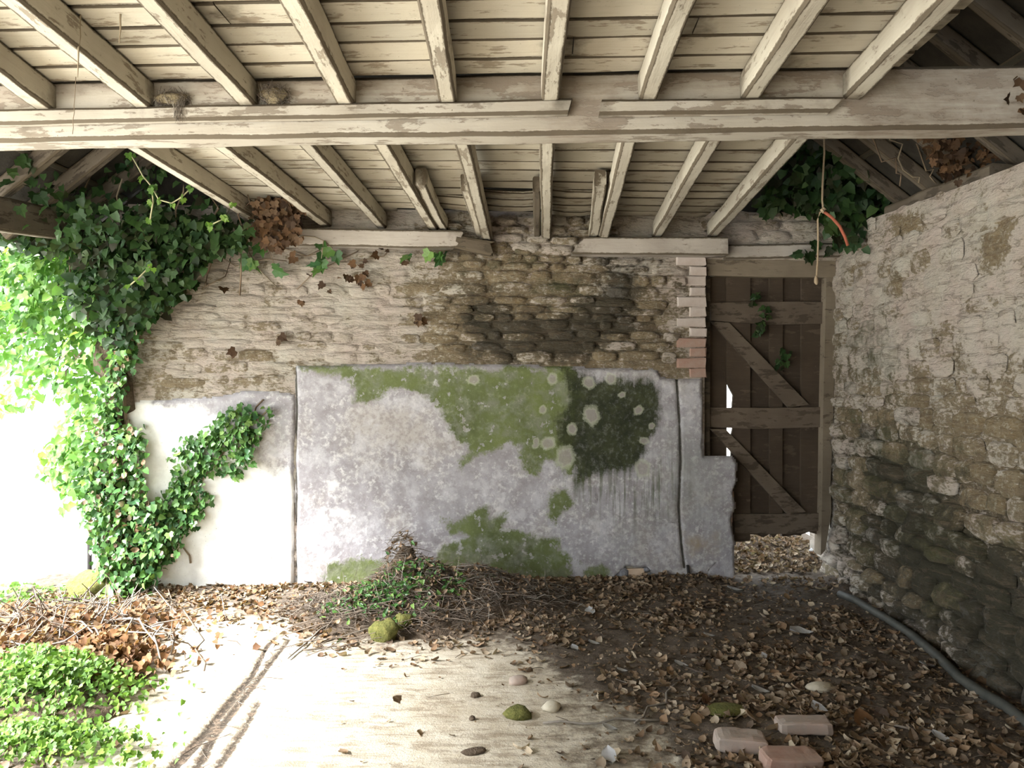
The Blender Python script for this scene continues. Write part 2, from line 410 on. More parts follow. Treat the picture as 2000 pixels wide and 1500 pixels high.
def m_leaf(name, cols, trans=.35, rough=.45, vein=True):
    m = MT(name); t = m.math('FRACT', m.math('ADD', m.attr('tint'), m.rnd()))
    st = [(i/(len(cols)-1), c) for i, c in enumerate(cols)]
    col = m.ramp(t, *st)
    n = m.noise(m.pos(), 60, 3, .6)
    col = m.mix(m.math('MULTIPLY', m.step(n, .45, .8), .35), col, tuple(x*.55 for x in cols[0]))
    m.end(col, rough, m.bump(n, .25, .004))
    if trans:
        out = m.t.nodes['Material Output']; tr = m.N('ShaderNodeBsdfTranslucent'); m.put(tr.inputs[0], m.mix(.5, col, m.mix(1.0, col, (1.3, 1.5, .6), 'MULTIPLY')))
        ms = m.N('ShaderNodeMixShader'); ms.inputs[0].default_value = trans
        m.t.links.new(m.b.outputs[0], ms.inputs[1]); m.t.links.new(tr.outputs[0], ms.inputs[2]); m.t.links.new(ms.outputs[0], out.inputs[0])
    return m.m
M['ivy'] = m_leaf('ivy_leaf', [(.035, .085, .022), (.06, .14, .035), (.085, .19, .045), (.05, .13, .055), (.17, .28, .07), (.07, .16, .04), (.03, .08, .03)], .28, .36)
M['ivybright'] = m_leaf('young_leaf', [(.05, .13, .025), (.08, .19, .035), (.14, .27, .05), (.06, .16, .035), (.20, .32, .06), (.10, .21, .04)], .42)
M['ivydark'] = m_leaf('shaded_ivy_leaf', [(.014, .034, .010), (.024, .052, .015), (.045, .090, .026), (.018, .042, .017), (.065, .115, .034), (.030, .027, .016), (.018, .04, .012)], .22, .5)  # ivy palette darkened so that the roof shade sits in the colour
M['weed'] = m_leaf('weed_leaf', [(.06, .13, .025), (.10, .19, .035), (.17, .27, .05), (.08, .16, .04)], .4)
M['dead'] = m_leaf('dead_leaf', [(.12, .078, .048), (.20, .13, .08), (.36, .26, .17), (.075, .05, .035), (.26, .16, .09), (.50, .41, .30), (.15, .105, .07), (.30, .23, .16)], .12, .75)
M['rust'] = m_leaf('rust_leaf', [(.10, .050, .026), (.17, .085, .038), (.25, .130, .06), (.12, .065, .034), (.28, .18, .10), (.075, .045, .026)], .25, .7)
M['brown'] = m_leaf('brown_creeper_leaf', [(.035, .020, .012), (.075, .040, .020), (.125, .066, .030), (.05, .030, .018), (.14, .085, .045)], .12, .8)
M['pale'] = m_leaf('silver_leaf', [(.42, .42, .42), (.50, .50, .52), (.36, .35, .34)], .1, .7)
M['twig'] = m_leaf('twig_bark', [(.13, .10, .075), (.23, .19, .155), (.08, .06, .045), (.32, .29, .25)], 0, .85)
M['vine'] = m_leaf('vine_stem', [(.24, .18, .12), (.17, .12, .08), (.30, .25, .17)], 0, .85)
M['palestem'] = m_leaf('pale_stem', [(.42, .42, .24), (.38, .34, .2)], 0, .7)

def m_plain(name, c1, c2, scale=20, rough=.8, bs=.3, bd=.005, **kw):
    m = MT(name); v = m.obj(); n = m.noise(v, scale, 6, .65)
    return m.end(m.mix(m.step(n, .3, .7), c1, c2), rough, m.bump(n, bs, bd), **kw)
M['black'] = m_plain('black_iron', (.012, .012, .012), (.035, .03, .028), 30, .6)
M['pipe'] = m_plain('grey_hose', (.045, .046, .040), (.085, .082, .070), 12, .55)
M['brickred'] = m_plain('old_brick', (.32, .185, .14), (.36, .27, .22), 14, .92, .6, .01)
M['brickwhite'] = m_plain('limewashed_brick', (.55, .49, .45), (.42, .34, .29), 7, .92, .6, .01)
M['bricktan'] = m_plain('tan_brick', (.50, .36, .25), (.60, .47, .35), 14, .92, .5, .01)
M['tar'] = m_plain('grey_mortar', (.13, .13, .14), (.24, .24, .26), 18, .9, .8, .02)
M['pebble'] = m_plain('pale_stone', (.55, .50, .40), (.42, .37, .28), 16, .9, .6, .01)
M['mossball'] = m_plain('moss', (.085, .095, .025), (.19, .18, .055), 40, 1.0, 1.0, .02)
M['nest'] = m_plain('nest_straw', (.20, .16, .10), (.34, .28, .17), 60, 1.0, 1.0, .02)
M['rope'] = m_plain('sisal_rope', (.40, .31, .21), (.30, .22, .14), 80, .9)
M['redcord'] = m_plain('red_cord', (.42, .12, .07), (.34, .10, .06), 60, .8)
M['plaster'] = m_plain('white_wall_outside', (.86, .86, .84), (.78, .78, .76), 6, .9)
M['outside'] = m_plain('pale_yard', (.72, .70, .65), (.62, .60, .54), 2.0, .95)
M['roofdark'] = m_plain('roof_underside', (.030, .027, .022), (.055, .048, .038), 8, .95, .6, .02)
M['stonegrey'] = m_plain('grey_coping', (.22, .20, .19), (.45, .38, .30), 14, .9, .5, .01)
M['mound'] = m_plain('heap_core', (.07, .05, .035), (.16, .12, .085), 35, 1.0, 1.0, .03)

# ================================================================== BACK WALL
NB = Vector((WB, -1, 0)).normalized()
def bw(X, Z, off=0.0):
    X = np.asarray(X, float); Z = np.asarray(Z, float); off = np.asarray(off, float)
    return np.stack([X+NB.x*off, YB+WB*X+NB.y*off, Z+0*X], -1)
def XZ(px, py, off=0.0):
    p = on_back(px, py, off); return p.x, p.z

ALG = [[(585,716),(690,722),(760,716),(845,712),(915,710),(1015,712),(1127,720),(1135,795),(1118,870),(1105,915),(1087,911),(1062,891),(1046,926),(1026,921),(1011,876),(996,860),(965,885),(935,896),(904,919),(899,896),(915,871),(889,860),(859,795),(813,769),(763,764),(730,800),(700,800),(690,745),(600,730)],
       [(915,1002),(935,990),(960,992),(965,1012),(991,1007),(996,1023),(986,1043),(1097,1056),(1097,1078),(1117,1099),(1120,1130),(1046,1146),(965,1146),(900,1140),(830,1110),(864,1063),(910,1043),(864,1033),(859,1012)],
       [(1070,960),(1095,950),(1112,975),(1098,1000),(1088,1020),(1066,1004)],
       [(640,1105),(690,1085),(760,1095),(850,1110),(860,1150),(620,1158)],
       [(1136,1096),(1170,1092),(1192,1110),(1188,1140),(1138,1140)]]
MOU = [[(1105,724),(1193,733),(1274,733),(1292,764),(1290,830),(1279,885),(1264,920),(1219,935),(1158,935),(1112,950),(1103,896),(1082,860),(1086,825),(1108,790)]]
DRIP = [[(1115,920),(1180,930),(1250,920),(1310,900),(1320,960),(1290,1000),(1210,1010),(1120,960)]]
SPOTS = [(a, b_, r_*1.15) for a, b_, r_ in [(1155,811,13),(1117,838,8),(1104,893,15),(1070,866,10),(1046,870,5),(1047,862,5),(1247,801,7),(1215,771,5),(1150,748,9),(1193,740,8),(1060,800,6),(1079,740,8),(1258,861,6),(1273,832,5),(1255,915,12),(925,742,8)]]
STAIN = [[(880,560),(960,570),(1010,610),(1060,600),(1150,560),(1180,500),(1255,505),(1250,570),(1245,690),(1170,700),(1130,715),(1000,720),(900,700),(895,640)],
         [(1190,605),(1255,605),(1255,680),(1195,680)], [(1320,560),(1342,555),(1340,600),(1325,600)]]
MOSSB = [[(1020,525),(1110,500),(1190,560),(1190,620),(1100,610),(1030,600)],[(900,570),(960,560),(960,660),(900,660)],[(860,500),(1110,480),(1110,530),(900,540)]]
BAREB = [[(870,480),(1140,480),(1200,560),(1270,560),(1300,640),(1370,740),(1370,760),(880,725),(820,640),(850,560)],
         [(235,780),(270,690),(420,720),(575,690),(575,775),(300,790)]]
def f_back(P, stone=False):
    x, y = proj(P); n = x.size
    bare = .24+.46*fld(x, y, BAREB[:1], 90)+.20*fld(x, y, BAREB[1:], 60)+.14*fbm(P, 3, 3, 5)
    stain = fld(x, y, STAIN, 75)*1.15+.10*fbm(P, 4, 3, 6)
    moss = fld(x, y, MOSSB, 60)*.75
    smooth = 1-fld(x, y, BAREB[:1], 120)          # thick limewash hides the joints on the left
    return dict(bare=bare, stain=stain, moss=moss, joint=np.full(n, .30)-.10*smooth)

def heightfield(name, us, vs, pos, fieldf, mat, parent=None, off=0.0, amp=.02, aniso=(2.5, 2.5, 7), seed=0, keep=None, smooth=True, extra=None):
    U, Vv = np.meshgrid(us, vs, indexing='ij'); U = U.ravel(); Vv = Vv.ravel()
    P0 = pos(U, Vv, 0*U)
    d = amp*(.55+.9*fbm(P0, aniso, 5, seed, .6))+amp*.5*fbm(P0, 22, 3, seed+5)
    edge = np.minimum.reduce([U-us[0], us[-1]-U, Vv-vs[0]+.05, vs[-1]-Vv])
    d = np.maximum(d, 0)*np.clip(edge/.03, 0, 1)
    if extra is not None: d = extra(U, Vv, P0, d)
    P = pos(U, Vv, off+d)
    Fs = grid_faces(len(us), len(vs))
    if keep is not None:
        k = keep(P0); Fs = Fs[k[Fs].all(1)]
    fs = fieldf(P)
    return mesh_obj(name, P, Fs, mat, parent, smooth=smooth, fields=fs)
def block(V8):
    return V8, [(0,1,2,3),(7,6,5,4),(0,4,5,1),(1,5,6,2),(2,6,7,3),(3,7,4,0)]
def join_blocks(name, blocks, mat, parent=None, ff=None):
    V = []; Fs = []
    for b in blocks:
        v, f = block(b); o = len(V); V += [tuple(map(float, p)) for p in v]; Fs += [tuple(i+o for i in q) for q in f]
    return mesh_obj(name, V, Fs, mat, parent, fields=ff(np.array(V)) if ff else None)
def bblock(x0, x1, z0, z1, o0, o1):
    a = lambda X, Z, o: bw(X, Z, o)
    return [a(x0,z0,o0), a(x1,z0,o0), a(x1,z1,o0), a(x0,z1,o0), a(x0,z0,o1), a(x1,z0,o1), a(x1,z1,o1), a(x0,z1,o1)]

XL = -2.70; XJ = XZ(1377, 700)[0]; XP = XZ(1430, 1000)[0]; ZP = XZ(1400, 893)[1]
def lean_left(U, Vv, P0, d): return d
wall_back = heightfield('wall_back', np.arange(XL, XJ+.001, .0155), np.arange(-.08, 2.66, .0155),
                        lambda u, v, o: bw(np.where(u < XL+.3, u+.10*fbm(np.stack([v, v*0, v*0], -1), 3, 3, 2)*np.clip((XL+.3-u)/.3, 0, 1), u), v, o), f_back, M['wall'], amp=.015, aniso=(2.2, 2.2, 8), seed=4)
tag(wall_back, 'limewashed rubble back wall with flaking whitewash above grey cement render', 'wall', kind='structure')
ztop_d = XZ(1500, 412)[1]; zlin = XZ(1500, 507)[1]
join_blocks('wall_core', [bblock(XL+.08, XJ-.004, -.1, 2.66, 0, -.42), bblock(XJ-.01, XP, -.1, ZP, 0, -.09),
                          bblock(XJ-.01, 2.75, zlin, ztop_d-.03, -.03, -.42), bblock(XZ(1634, 700)[0], 2.75, -.1, zlin, -.10, -.42)], M['wall'], wall_back, f_back)
heightfield('masonry', np.arange(XJ, 2.72, .016), np.arange(zlin, ztop_d, .016), bw, f_back, M['wall'], wall_back, off=-.03, amp=.03, aniso=(4, 4, 8), seed=8)
# dark sheet closing the gable, its colour standing for the unlit roof space
V = [bw(-3.05, 2.45, -.25), bw(2.9, 2.45, -.25), bw(-.15, 4.95, -.25), bw(-3.05, 2.45, -.33), bw(2.9, 2.45, -.33), bw(-.15, 4.95, -.33)]
tag(mesh_obj('gable_shade_fill', V, [(0, 1, 2), (5, 4, 3), (0, 3, 4, 1), (1, 4, 5, 2), (2, 5, 3, 0)], M['roofdark'], wall_back), kind=None)

def stone_mesh(name, u0, v0, wd, ht, dep, pos, fieldf, mat, parent, base=0.0, k=8, jit=.13, jd=(.62, .28, .0), tilt=.0):
    r = R; ring = []
    ph = r.uniform(-.15, .15)
    for i in range(k):
        a = 2*math.pi*(i+.5)/k+ph
        c, s = math.cos(a), math.sin(a)
        e = .62
        ring.append((math.copysign(abs(c)**e, c)*(1+r.uniform(-jit, jit)), math.copysign(abs(s)**e, s)*(1+r.uniform(-jit, jit))))
    tu, tv = r.uniform(-tilt, tilt), r.uniform(-tilt, tilt)
    U = []; Vv = []; O = []; J = []
    for sc_, dd, jv in ((1.0, 0.0, jd[0]), (.86, .80, jd[1]), (.48, 1.05, jd[2])):
        for (x, y) in ring:
            U.append(u0+x*wd/2*sc_); Vv.append(v0+y*ht/2*sc_)
            O.append(base+dep*dd*(1+r.uniform(-.25, .25))+(x*tu+y*tv)*dep*dd); J.append(jv)
    U.append(u0); Vv.append(v0); O.append(base+dep*1.05); J.append(jd[2])
    P = pos(np.array(U), np.array(Vv), np.array(O))
    c = P.mean(0)
    Fs = []
    for q in range(2):
        for i in range(k): Fs.append((q*k+i, q*k+(i+1) % k, (q+1)*k+(i+1) % k, (q+1)*k+i))
    for i in range(k): Fs.append((2*k+i, 2*k+(i+1) % k, 3*k))
    n = np.cross(P[Fs[-1][1]]-P[Fs[-1][0]], P[3*k]-P[Fs[-1][0]])
    want = np.array(pos(np.array([u0]), np.array([v0]), np.array([1.0]))[0]-pos(np.array([u0]), np.array([v0]), np.array([0.0]))[0])
    if np.dot(n, want) < 0: Fs = [tuple(reversed(f)) for f in Fs]
    fs = fieldf(P); dj = r.uniform(-.08, .08)
    fs['joint'] = np.array(J)+np.array(J)*.6*fs['joint']-.10
    fs['bare'] = fs['bare']+r.uniform(-.22, .16)+(.10 if r.random() < .12 else 0)
    fs['moss'] = fs['moss']+r.uniform(-.22, .18)
    fs['stain'] = fs['stain']+r.uniform(-.25, .15)
    fs.pop('jscale', None)
    o = mesh_obj(name, P-c, Fs, mat, parent, smooth=True, fields=fs)
    o.location = Vector(c)
    return o
def courses(u0, u1, v0, v1, hs, ws, inside, make, wob=.015):
    v = v0; n = 0
    while v < v1:
        h = R.uniform(*hs); u = u0+R.uniform(-ws[1], 0)
        while u < u1:
            wd = R.uniform(*ws); cu, cv = u+wd/2, v+h/2+R.uniform(-1, 1)*wob*.6+wob*math.sin(u*2.3+v*4)
            if inside(cu, cv, wd, h): make(cu, cv, wd-.008, h-.006+R.uniform(-.008, .010)); n += 1
            u += wd
        v += h
    return n
def in_back(u, v, wd, h):
    P = bw(np.array([u, u-wd/2, u+wd/2]), np.array([v, v, v])); x, y = proj(P)
    if x[1] < 245 or x[2] > 1345: return False
    lim = 700 if x[0] > 560 else 752
    return y[0] < lim and y[0] > 478
def mk_back(u, v, wd, h):
    P = bw(np.array([u]), np.array([v])); x, y = proj(P); thick = .011 if x[0] < 860 else .026
    stone_mesh('stone', u, v, wd, h, thick*R.uniform(.7, 1.6), bw, f_back, M['wall'], wall_back, base=.006, jd=(.62, .26, .0) if x[0] > 860 else (.36, .16, .04))
nst = courses(-2.66, XJ, 1.35, 2.42, (.045, .095), (.10, .34), in_back, mk_back)
# a hole where a stone has dropped out
# masonry over the door
nst += courses(XJ+.02, 2.62, zlin+.02, ztop_d-.01, (.06, .10), (.12, .32), lambda u, v, w_, h: v < ztop_d-.03,
        lambda u, v, wd, h: stone_mesh('stone', u, v, wd, h, .03*R.uniform(.6, 1.4), bw, f_back, M['wall'], wall_back, base=-.02))
# stones between the two wall plates, up to the boards
nst += courses(XZ(900, 450)[0], XZ(1180, 450)[0], 2.36, 2.60, (.06, .09), (.12, .30), lambda u, v, w_, h: True,
        lambda u, v, wd, h: stone_mesh('stone', u, v, wd, h, .045*R.uniform(.6, 1.4), bw, f_back, M['wall'], wall_back, base=.01))

# brick quoin beside the door
def brick_at(u, v, wd, h, off, dep, mat, parent, pos=bw, name='brick', jit=.003):
    b = .004; V = []; Fs = []
    j = lambda: R.uniform(-jit, jit)
    for (o, s) in ((off, 0), (off+dep-b, 0), (off+dep, b*1.5)):
        for (x, z) in ((-1, -1), (1, -1), (1, 1), (-1, 1)):
            V.append(pos(np.array([u+x*(wd/2-s)+j()]), np.array([v+z*(h/2-s)+j()]), np.array([o+j()*.5]))[0])
    for q in range(2):
        for i in range(4): Fs.append((q*4+i, q*4+(i+1) % 4, (q+1)*4+(i+1) % 4, (q+1)*4+i))
    Fs.append((8, 9, 10, 11)); Fs.append((3, 2, 1, 0))
    V = np.array(V); c = V.mean(0)
    o = mesh_obj(name, V-c, Fs, mat, parent); o.location = Vector(c); return o
z = XZ(1360, 738)[1]; k = 0
while z < XZ(1360, 508)[1]-.03:
    wd = .215 if k % 2 else .12
    mt = M['brickwhite'] if z > XZ(1360, 665)[1] else M['brickred']
    brick_at(XJ-wd/2, z+.034, wd, .064, .0, .030 if k % 2 == 0 else .026, mt, wall_back, jit=.006)
    z += .074; k += 1

# cement render panels
def f_render(P):
    x, y = proj(P); n = fbm(P, 5, 4, 3)*12+fbm(P, 2.4, 3, 31)*22
    f = dict(algae=fld(x+n, y+n, ALG, 30), mould=fld(x+n*1.3, y+n, MOU, 34), drip=fld(x, y, DRIP, 40),
             ochre=fld(x, y, [[(1330,1040),(1400,1040),(1400,1090),(1340,1090)]], 40)*.8,
             damp_shade=.05+.60*fld(x, y, [[(1280,760),(1440,860),(1440,1080),(1320,1060),(1190,1120),(1180,1040),(1260,960)]], 110)+.45*fld(x, y, [[(480,760),(585,760),(590,900),(500,900)]], 60),  # first area is damp; second is painted shade beyond the edge of the sun
             lime=np.maximum(.95*fld(x, y, [[(200,700),(577,700),(577,1200),(200,1200)]], 14), .52*fld(x, y, [[(560,860),(700,800),(760,1000),(640,1180),(560,1180)]], 120))-.95*fld(x, y, [[(470,720),(600,740),(600,910),(540,915),(450,830),(380,790),(300,790),(300,750)]], 45))  # last term thins the white to paint shade on the panel's upper part
    sp = np.zeros(len(x))
    for (cx, cy, rr) in SPOTS:
        ang = np.arctan2(y-cy, x-cx)
        r2 = rr*(1+.10*np.sin(ang*2+cx)+.07*np.sin(ang*5+cy))
        sp = np.maximum(sp, np.clip(1-(np.hypot(x-cx, y-cy)/r2)*.5, 0, 1))
    f['spot'] = sp
    ck = np.minimum.reduce([line_d(x, y, [(1322,740),(1328,830),(1330,900),(1326,990),(1331,1060),(1337,1108)])-1.0,
                            line_d(x, y, [(577,715),(580,800),(576,900),(580,960),(577,1060),(580,1150)])-.5,
                            line_d(x, y, [(536,1010),(537,1060),(530,1090),(526,1130)])+1,
                            line_d(x, y, [(335,840),(330,870),(323,900)])+1,
                            line_d(x, y, [(1272,1000),(1296,1018),(1308,1020),(1330,1022)])+1,
                            line_d(x, y, [(1400,1098),(1385,1112),(1378,1130)])+1, line_d(x, y, [(1162,948),(1168,970),(1165,990)])+1])
    f['crack'] = np.clip(1-ck/5.5, 0, 1)
    return f
def panel(name, poly, off, thick, holes=(), step=.0125, amp=.006, seed=0, raggy=3.0):
    pts = np.array([XZ(*p) for p in poly]); us = np.arange(pts[:, 0].min()-.02, pts[:, 0].max()+.02, step); vs = np.arange(pts[:, 1].min()-.02, pts[:, 1].max()+.02, step)
    U, Vv = np.meshgrid(us, vs, indexing='ij'); U = U.ravel(); Vv = Vv.ravel()
    P0 = bw(U, Vv, 0*U); x, y = proj(P0)
    sd = poly_sd(x, y, poly)+raggy*fbm(P0, 14, 3, seed)
    for h in holes: sd = np.minimum(sd, -poly_sd(x, y, h)+raggy*fbm(P0, 20, 3, seed+4))
    rise = np.clip((sd+1.5)/5.0, 0, 1)
    d = off+(thick+amp*fbm(P0, 3, 4, seed+2)+amp*.35*fbm(P0, 16, 3, seed+3))*rise
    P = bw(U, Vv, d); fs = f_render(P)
    d2 = d-.012*np.clip(fs['crack']*1.6-.6, 0, 1); P = bw(U, Vv, d2)
    Fs = grid_faces(len(us), len(vs)); ok = sd > -3.5; Fs = Fs[ok[Fs].all(1)]
    # drop unused vertices
    used = np.unique(Fs); mp = -np.ones(len(U), int); mp[used] = np.arange(len(used))
    return mesh_obj(name, P[used], mp[Fs], M['render'], wall_back, smooth=True, fields={k_: v_[used] for k_, v_ in fs.items()})
HOLE = [(1203,1122),(1222,1104),(1262,1106),(1275,1121),(1315,1122),(1316,1165),(1200,1165)]
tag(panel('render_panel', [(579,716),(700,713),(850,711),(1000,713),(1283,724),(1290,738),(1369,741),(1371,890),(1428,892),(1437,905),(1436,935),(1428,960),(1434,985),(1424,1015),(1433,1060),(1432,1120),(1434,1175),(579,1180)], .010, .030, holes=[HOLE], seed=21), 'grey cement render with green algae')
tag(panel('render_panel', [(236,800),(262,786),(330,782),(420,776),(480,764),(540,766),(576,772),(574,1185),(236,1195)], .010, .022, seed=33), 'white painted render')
# bricks laid bare at the foot of the render, with lumps of grey mortar round them
for (px, py, wd, h, mt) in ((1240,1117,.13,.06,'bricktan'),(1236,1139,.085,.06,'bricktan'),(1258,1141,.08,.06,'bricktan'),(1293,1138,.10,.062,'brickwhite')):
    u, v = XZ(px, py); brick_at(u, v, wd, h, .0, .030, M[mt], wall_back)
def lump(name, loc, s, mat, parent=None, seed=0, n=1, rough=.25, flat=1.0, lab=None):
    import bmesh
    bm = bmesh.new(); bmesh.ops.create_icosphere(bm, subdivisions=n, radius=1.0)
    V = np.array([v.co[:] for v in bm.verts]); Fs = [tuple(v.index for v in f.verts) for f in bm.faces]; bm.free()
    d = 1+rough*fbm(V+seed*5.7, 1.6, 3, seed); V = V*d[:, None]*np.array(s)
    V[:, 2] *= flat
    o = mesh_obj(name, V, Fs, mat, parent, smooth=True, fields={'tint': [.5]*len(V)}); o.location = loc
    return o
for i, (px, py, s) in enumerate(((1217,1122,(.045,.03,.06)),(1209,1138,(.03,.025,.045)),(1272,1130,(.04,.025,.05)),(1312,1132,(.03,.02,.04)),(1262,1112,(.03,.02,.02)))):
    lump('mortar', on_back(px, py, .015), s, M['tar'], wall_back, i+3, 2)
# bricks showing in the broken corner of the render
for (px, py) in ((1426,968),(1423,990),(1423,1012)):
    u, v = XZ(px, py); brick_at(u-.03, v, .11, .062, -.06, .072, M['brickred'], wall_back)

# ================================================================== RIGHT WALL
NRt = Vector((-1, WR, 0)).normalized()
def rw(Yv, Z, off=0.0):
    Yv = np.asarray(Yv, float); Z = np.asarray(Z, float); off = np.asarray(off, float)
    lean = .055*np.clip(1-Z/.5, 0, 1)                       # foot of the wall spreads
    o = off+lean
    return np.stack([XR+WR*Yv+NRt.x*o, Yv+NRt.y*o, Z+0*Yv], -1)
def topR(Yv):
    return np.interp(Yv, [0, 3.2, 3.6, 3.95, 4.5, 4.95, 5.15, 5.3, 5.42, 5.50, 5.60, 5.9], [2.44, 2.44, 2.45, 2.46, 2.50, 2.52, 2.54, 2.55, 2.49, 2.42, 2.36, 2.34])
DARKR = [[(1628,800),(1700,790),(1790,815),(1850,850),(1900,905),(1930,990),(1960,1040),(2010,1075),(2300,1300),(2300,1800),(1640,1160)]]
MOSSR = [[(1640,780),(1760,790),(1840,840),(1880,900),(1900,1000),(2000,1080),(2300,1250),(2300,1600),(1820,1230),(1630,1100)], [(1640,600),(1730,620),(1780,700),(1720,780),(1640,770)]]
BARER = [[(1630,790),(1850,790),(2300,700),(2300,2000),(1630,1200)],[(1950,430),(1985,430),(1960,510),(1935,505)],[(1925,455),(1970,470),(1950,520),(1930,500)],[(1740,425),(1790,415),(1800,445),(1760,460)],[(1740,520),(1765,540),(1755,570)],[(1660,520),(1695,520),(1685,545)]]
def f_right(P):
    x, y = proj(P); x = np.where(P[:, 1] < 1.5, 2100, x); n = len(x)
    bare = .27+.34*fld(x, y, BARER[:1], 120)+.55*fld(x, y, BARER[1:], 14)+.12*fbm(P, 3, 3, 15)
    stain = .06+.74*fld(x, y, DARKR, 90)+.22*np.clip((x-1700)/200, 0, 1)*np.clip((.75-P[:, 2])/.3, 0, 1)+.30*fbm(P, 2.2, 3, 18)*fld(x, y, DARKR, 90)
    moss = .02+.80*fld(x, y, MOSSR, 110)+.15*fbm(P, 2.5, 3, 19)
    low = np.clip((1.35-P[:, 2])/.5, 0, 1)
    return dict(bare=bare, stain=stain, moss=moss, joint=np.full(n, .26)+.34*low+.14*np.clip((2.1-P[:, 2])/.5, 0, 1))
us = np.concatenate([np.arange(-.4, 2.8, .06), np.arange(2.8, 5.86, .017)]); vs = np.linspace(-.03, 1, 142)
wall_right = heightfield('wall_right', us, vs, lambda u, v, o: rw(u, v*topR(u)+.02*fbm(np.stack([u, u*0, v], -1), 9, 2, 3)*np.clip(v*6-5, 0, 1), o), f_right, M['wall'], amp=.018, aniso=(5, 5, 7), seed=41)
tag(wall_right, 'rough rubble stone wall at the right, whitewashed above and mossy below', 'wall', kind='structure')
blks = []
yy = [-.4, 1.5, 3.0, 3.6, 4.2, 4.8, 5.2, 5.45, 5.86]
for a, b in zip(yy[:-1], yy[1:]):
    ta, tb = float(topR(a)), float(topR(b))
    q = lambda Yv, Z, o: np.array([XR+WR*Yv+NRt.x*o, Yv+NRt.y*o, Z])
    blks.append([q(a,-.1,-.005), q(a,ta,-.005), q(b,tb,-.005), q(b,-.1,-.005), q(a,-.1,-.45), q(a,ta,-.45), q(b,tb,-.45), q(b,-.1,-.45)])
join_blocks('wall_core', blks, M['wall'], wall_right, f_right)
cnt = [0]
def mk_right(u, v, wd, h):
    low = min(max((1.45-v)/.6, 0), 1)
    d = (.018+.024*low)*R.uniform(.6, 1.5)
    stone_mesh('stone', u, v, wd, h*(1+.08*low), d, rw, f_right, M['wall'], wall_right, base=.012, jit=.10+.08*low,
               jd=(.38+.26*low, .17+.08*low, .03), tilt=.35*low); cnt[0] += 1
courses(3.05, 5.72, .0, 2.5, (.075, .145), (.11, .34), lambda u, v, w_, h: v+h/2 < float(topR(u))+.015 and 3.0 < u < 5.70 and cnt[0] < 300
        and proj(rw(np.array([u]), np.array([v])))[0][0] < 2080, mk_right, wob=.02)

# ================================================================== FLOOR
SLAB = [(60,1580),(140,1440),(230,1340),(300,1270),(330,1220),(420,1205),(560,1215),(620,1245),(760,1262),(900,1250),(1010,1258),(1060,1300),(1150,1360),(1290,1420),(1330,1500),(1340,1640),(60,1640)]
CRA = [(548,1232),(520,1262),(492,1318),(462,1352),(436,1385),(392,1440),(335,1500),(250,1600)]
CRB = [(566,1245),(530,1290),(500,1330),(455,1385),(420,1430),(385,1500),(330,1600)]
CRC = [(505,1370),(478,1420),(440,1475),(420,1500)]
def f_floor(P):
    x, y = proj(P); back = P[:, 1] < 2.3
    x = np.where(back, np.where(P[:, 0] < .7, 700, 1700), x); y = np.where(back, 1550, y)
    s = poly_sd(x, y, SLAB)
    soil = np.clip(.5-s/110, 0, 1)
    # thin drift of earth over the right half of the slab
    soil = np.maximum(soil, .46*np.clip((x-780)/420, 0, 1)**.8)
    ca = line_d(x, y, CRA); cb = line_d(x, y, CRB); cc = line_d(x, y, CRC)
    sw = np.clip((y-1130)/11, 8, 40)
    crack = np.maximum.reduce([np.clip(1.05-ca/(sw*.8), 0, 1), .86*np.clip(1.1-cb/sw, 0, 1), .78*np.clip(1.1-cc/sw, 0, 1), .30*np.clip(1.2-np.minimum(ca, cb)/(sw*2.0), 0, 1)])
    ins = np.clip(s/30, 0, 1)
    return dict(soil=soil, crack=crack*ins, green=.5*fld(x, y, [[(1340,1370),(1480,1360),(1560,1480),(1420,1520)],[(970,1370),(1060,1350),(1060,1400),(990,1420)],[(0,1120),(200,1130),(170,1180),(0,1170)]], 40))
def floor_z(X, Yv):
    P = np.stack([X, Yv, 0*X], -1); f = f_floor(P)
    so_ = np.clip(f['soil']*1.6-.5, 0, 1)
    z = so_*(.020+.022*fbm(P, 5, 4, 51)+.012*fbm(P, 22, 3, 52)) + .003*fbm(P, (5, 26, 5), 3, 53)+.003*fbm(P, 12, 3, 54)
    z = z-.022*np.clip(f['crack']*1.4-.5, 0, 1)
    # rubbish banked along the wall foot and under the door
    x, y = proj(np.stack([X, np.maximum(Yv, .5), z], -1))
    dw = (YB+WB*X)-Yv
    z = z+.035*np.clip(1-np.abs(dw)/.35, 0, 1)*(X < 1.4)*(X > -2.4)
    dr = (XR+WR*Yv)-X
    z = z+.03*np.clip(1-dr/.25, 0, 1)
    z = z+.05*np.clip((Yv-5.9)/.3, 0, 1)*(X > 1.2)
    return z, f
us = np.arange(-3.4, 2.5, .0165); vs = np.concatenate([np.arange(-.6, 2.3, .12), np.arange(2.3, 6.7, .0165)])
U, Vv = np.meshgrid(us, vs, indexing='ij'); U = U.ravel(); Vv = Vv.ravel(); z, f = floor_z(U, Vv)
floor = mesh_obj('floor', np.stack([U, Vv, z], -1), grid_faces(len(us), len(vs)), M['floor'], smooth=True, fields=f)
tag(floor, 'floor of pale ribbed concrete slab giving way to dark earth', 'floor', kind='structure')
gnd = mesh_obj('ground', [(-60, -40, -.06), (60, -40, -.06), (60, 80, -.06), (-60, 80, -.06), (-60, -40, -.3), (60, -40, -.3), (60, 80, -.3), (-60, 80, -.3)], [(0, 1, 2, 3), (7, 6, 5, 4), (0, 4, 5, 1), (1, 5, 6, 2), (2, 6, 7, 3), (3, 7, 4, 0)], M['outside'])
tag(gnd, 'pale sunlit yard outside the open left side', 'ground', kind='structure')
def fz(X, Y): return float(floor_z(np.array([float(X)]), np.array([float(Y)]))[0][0])

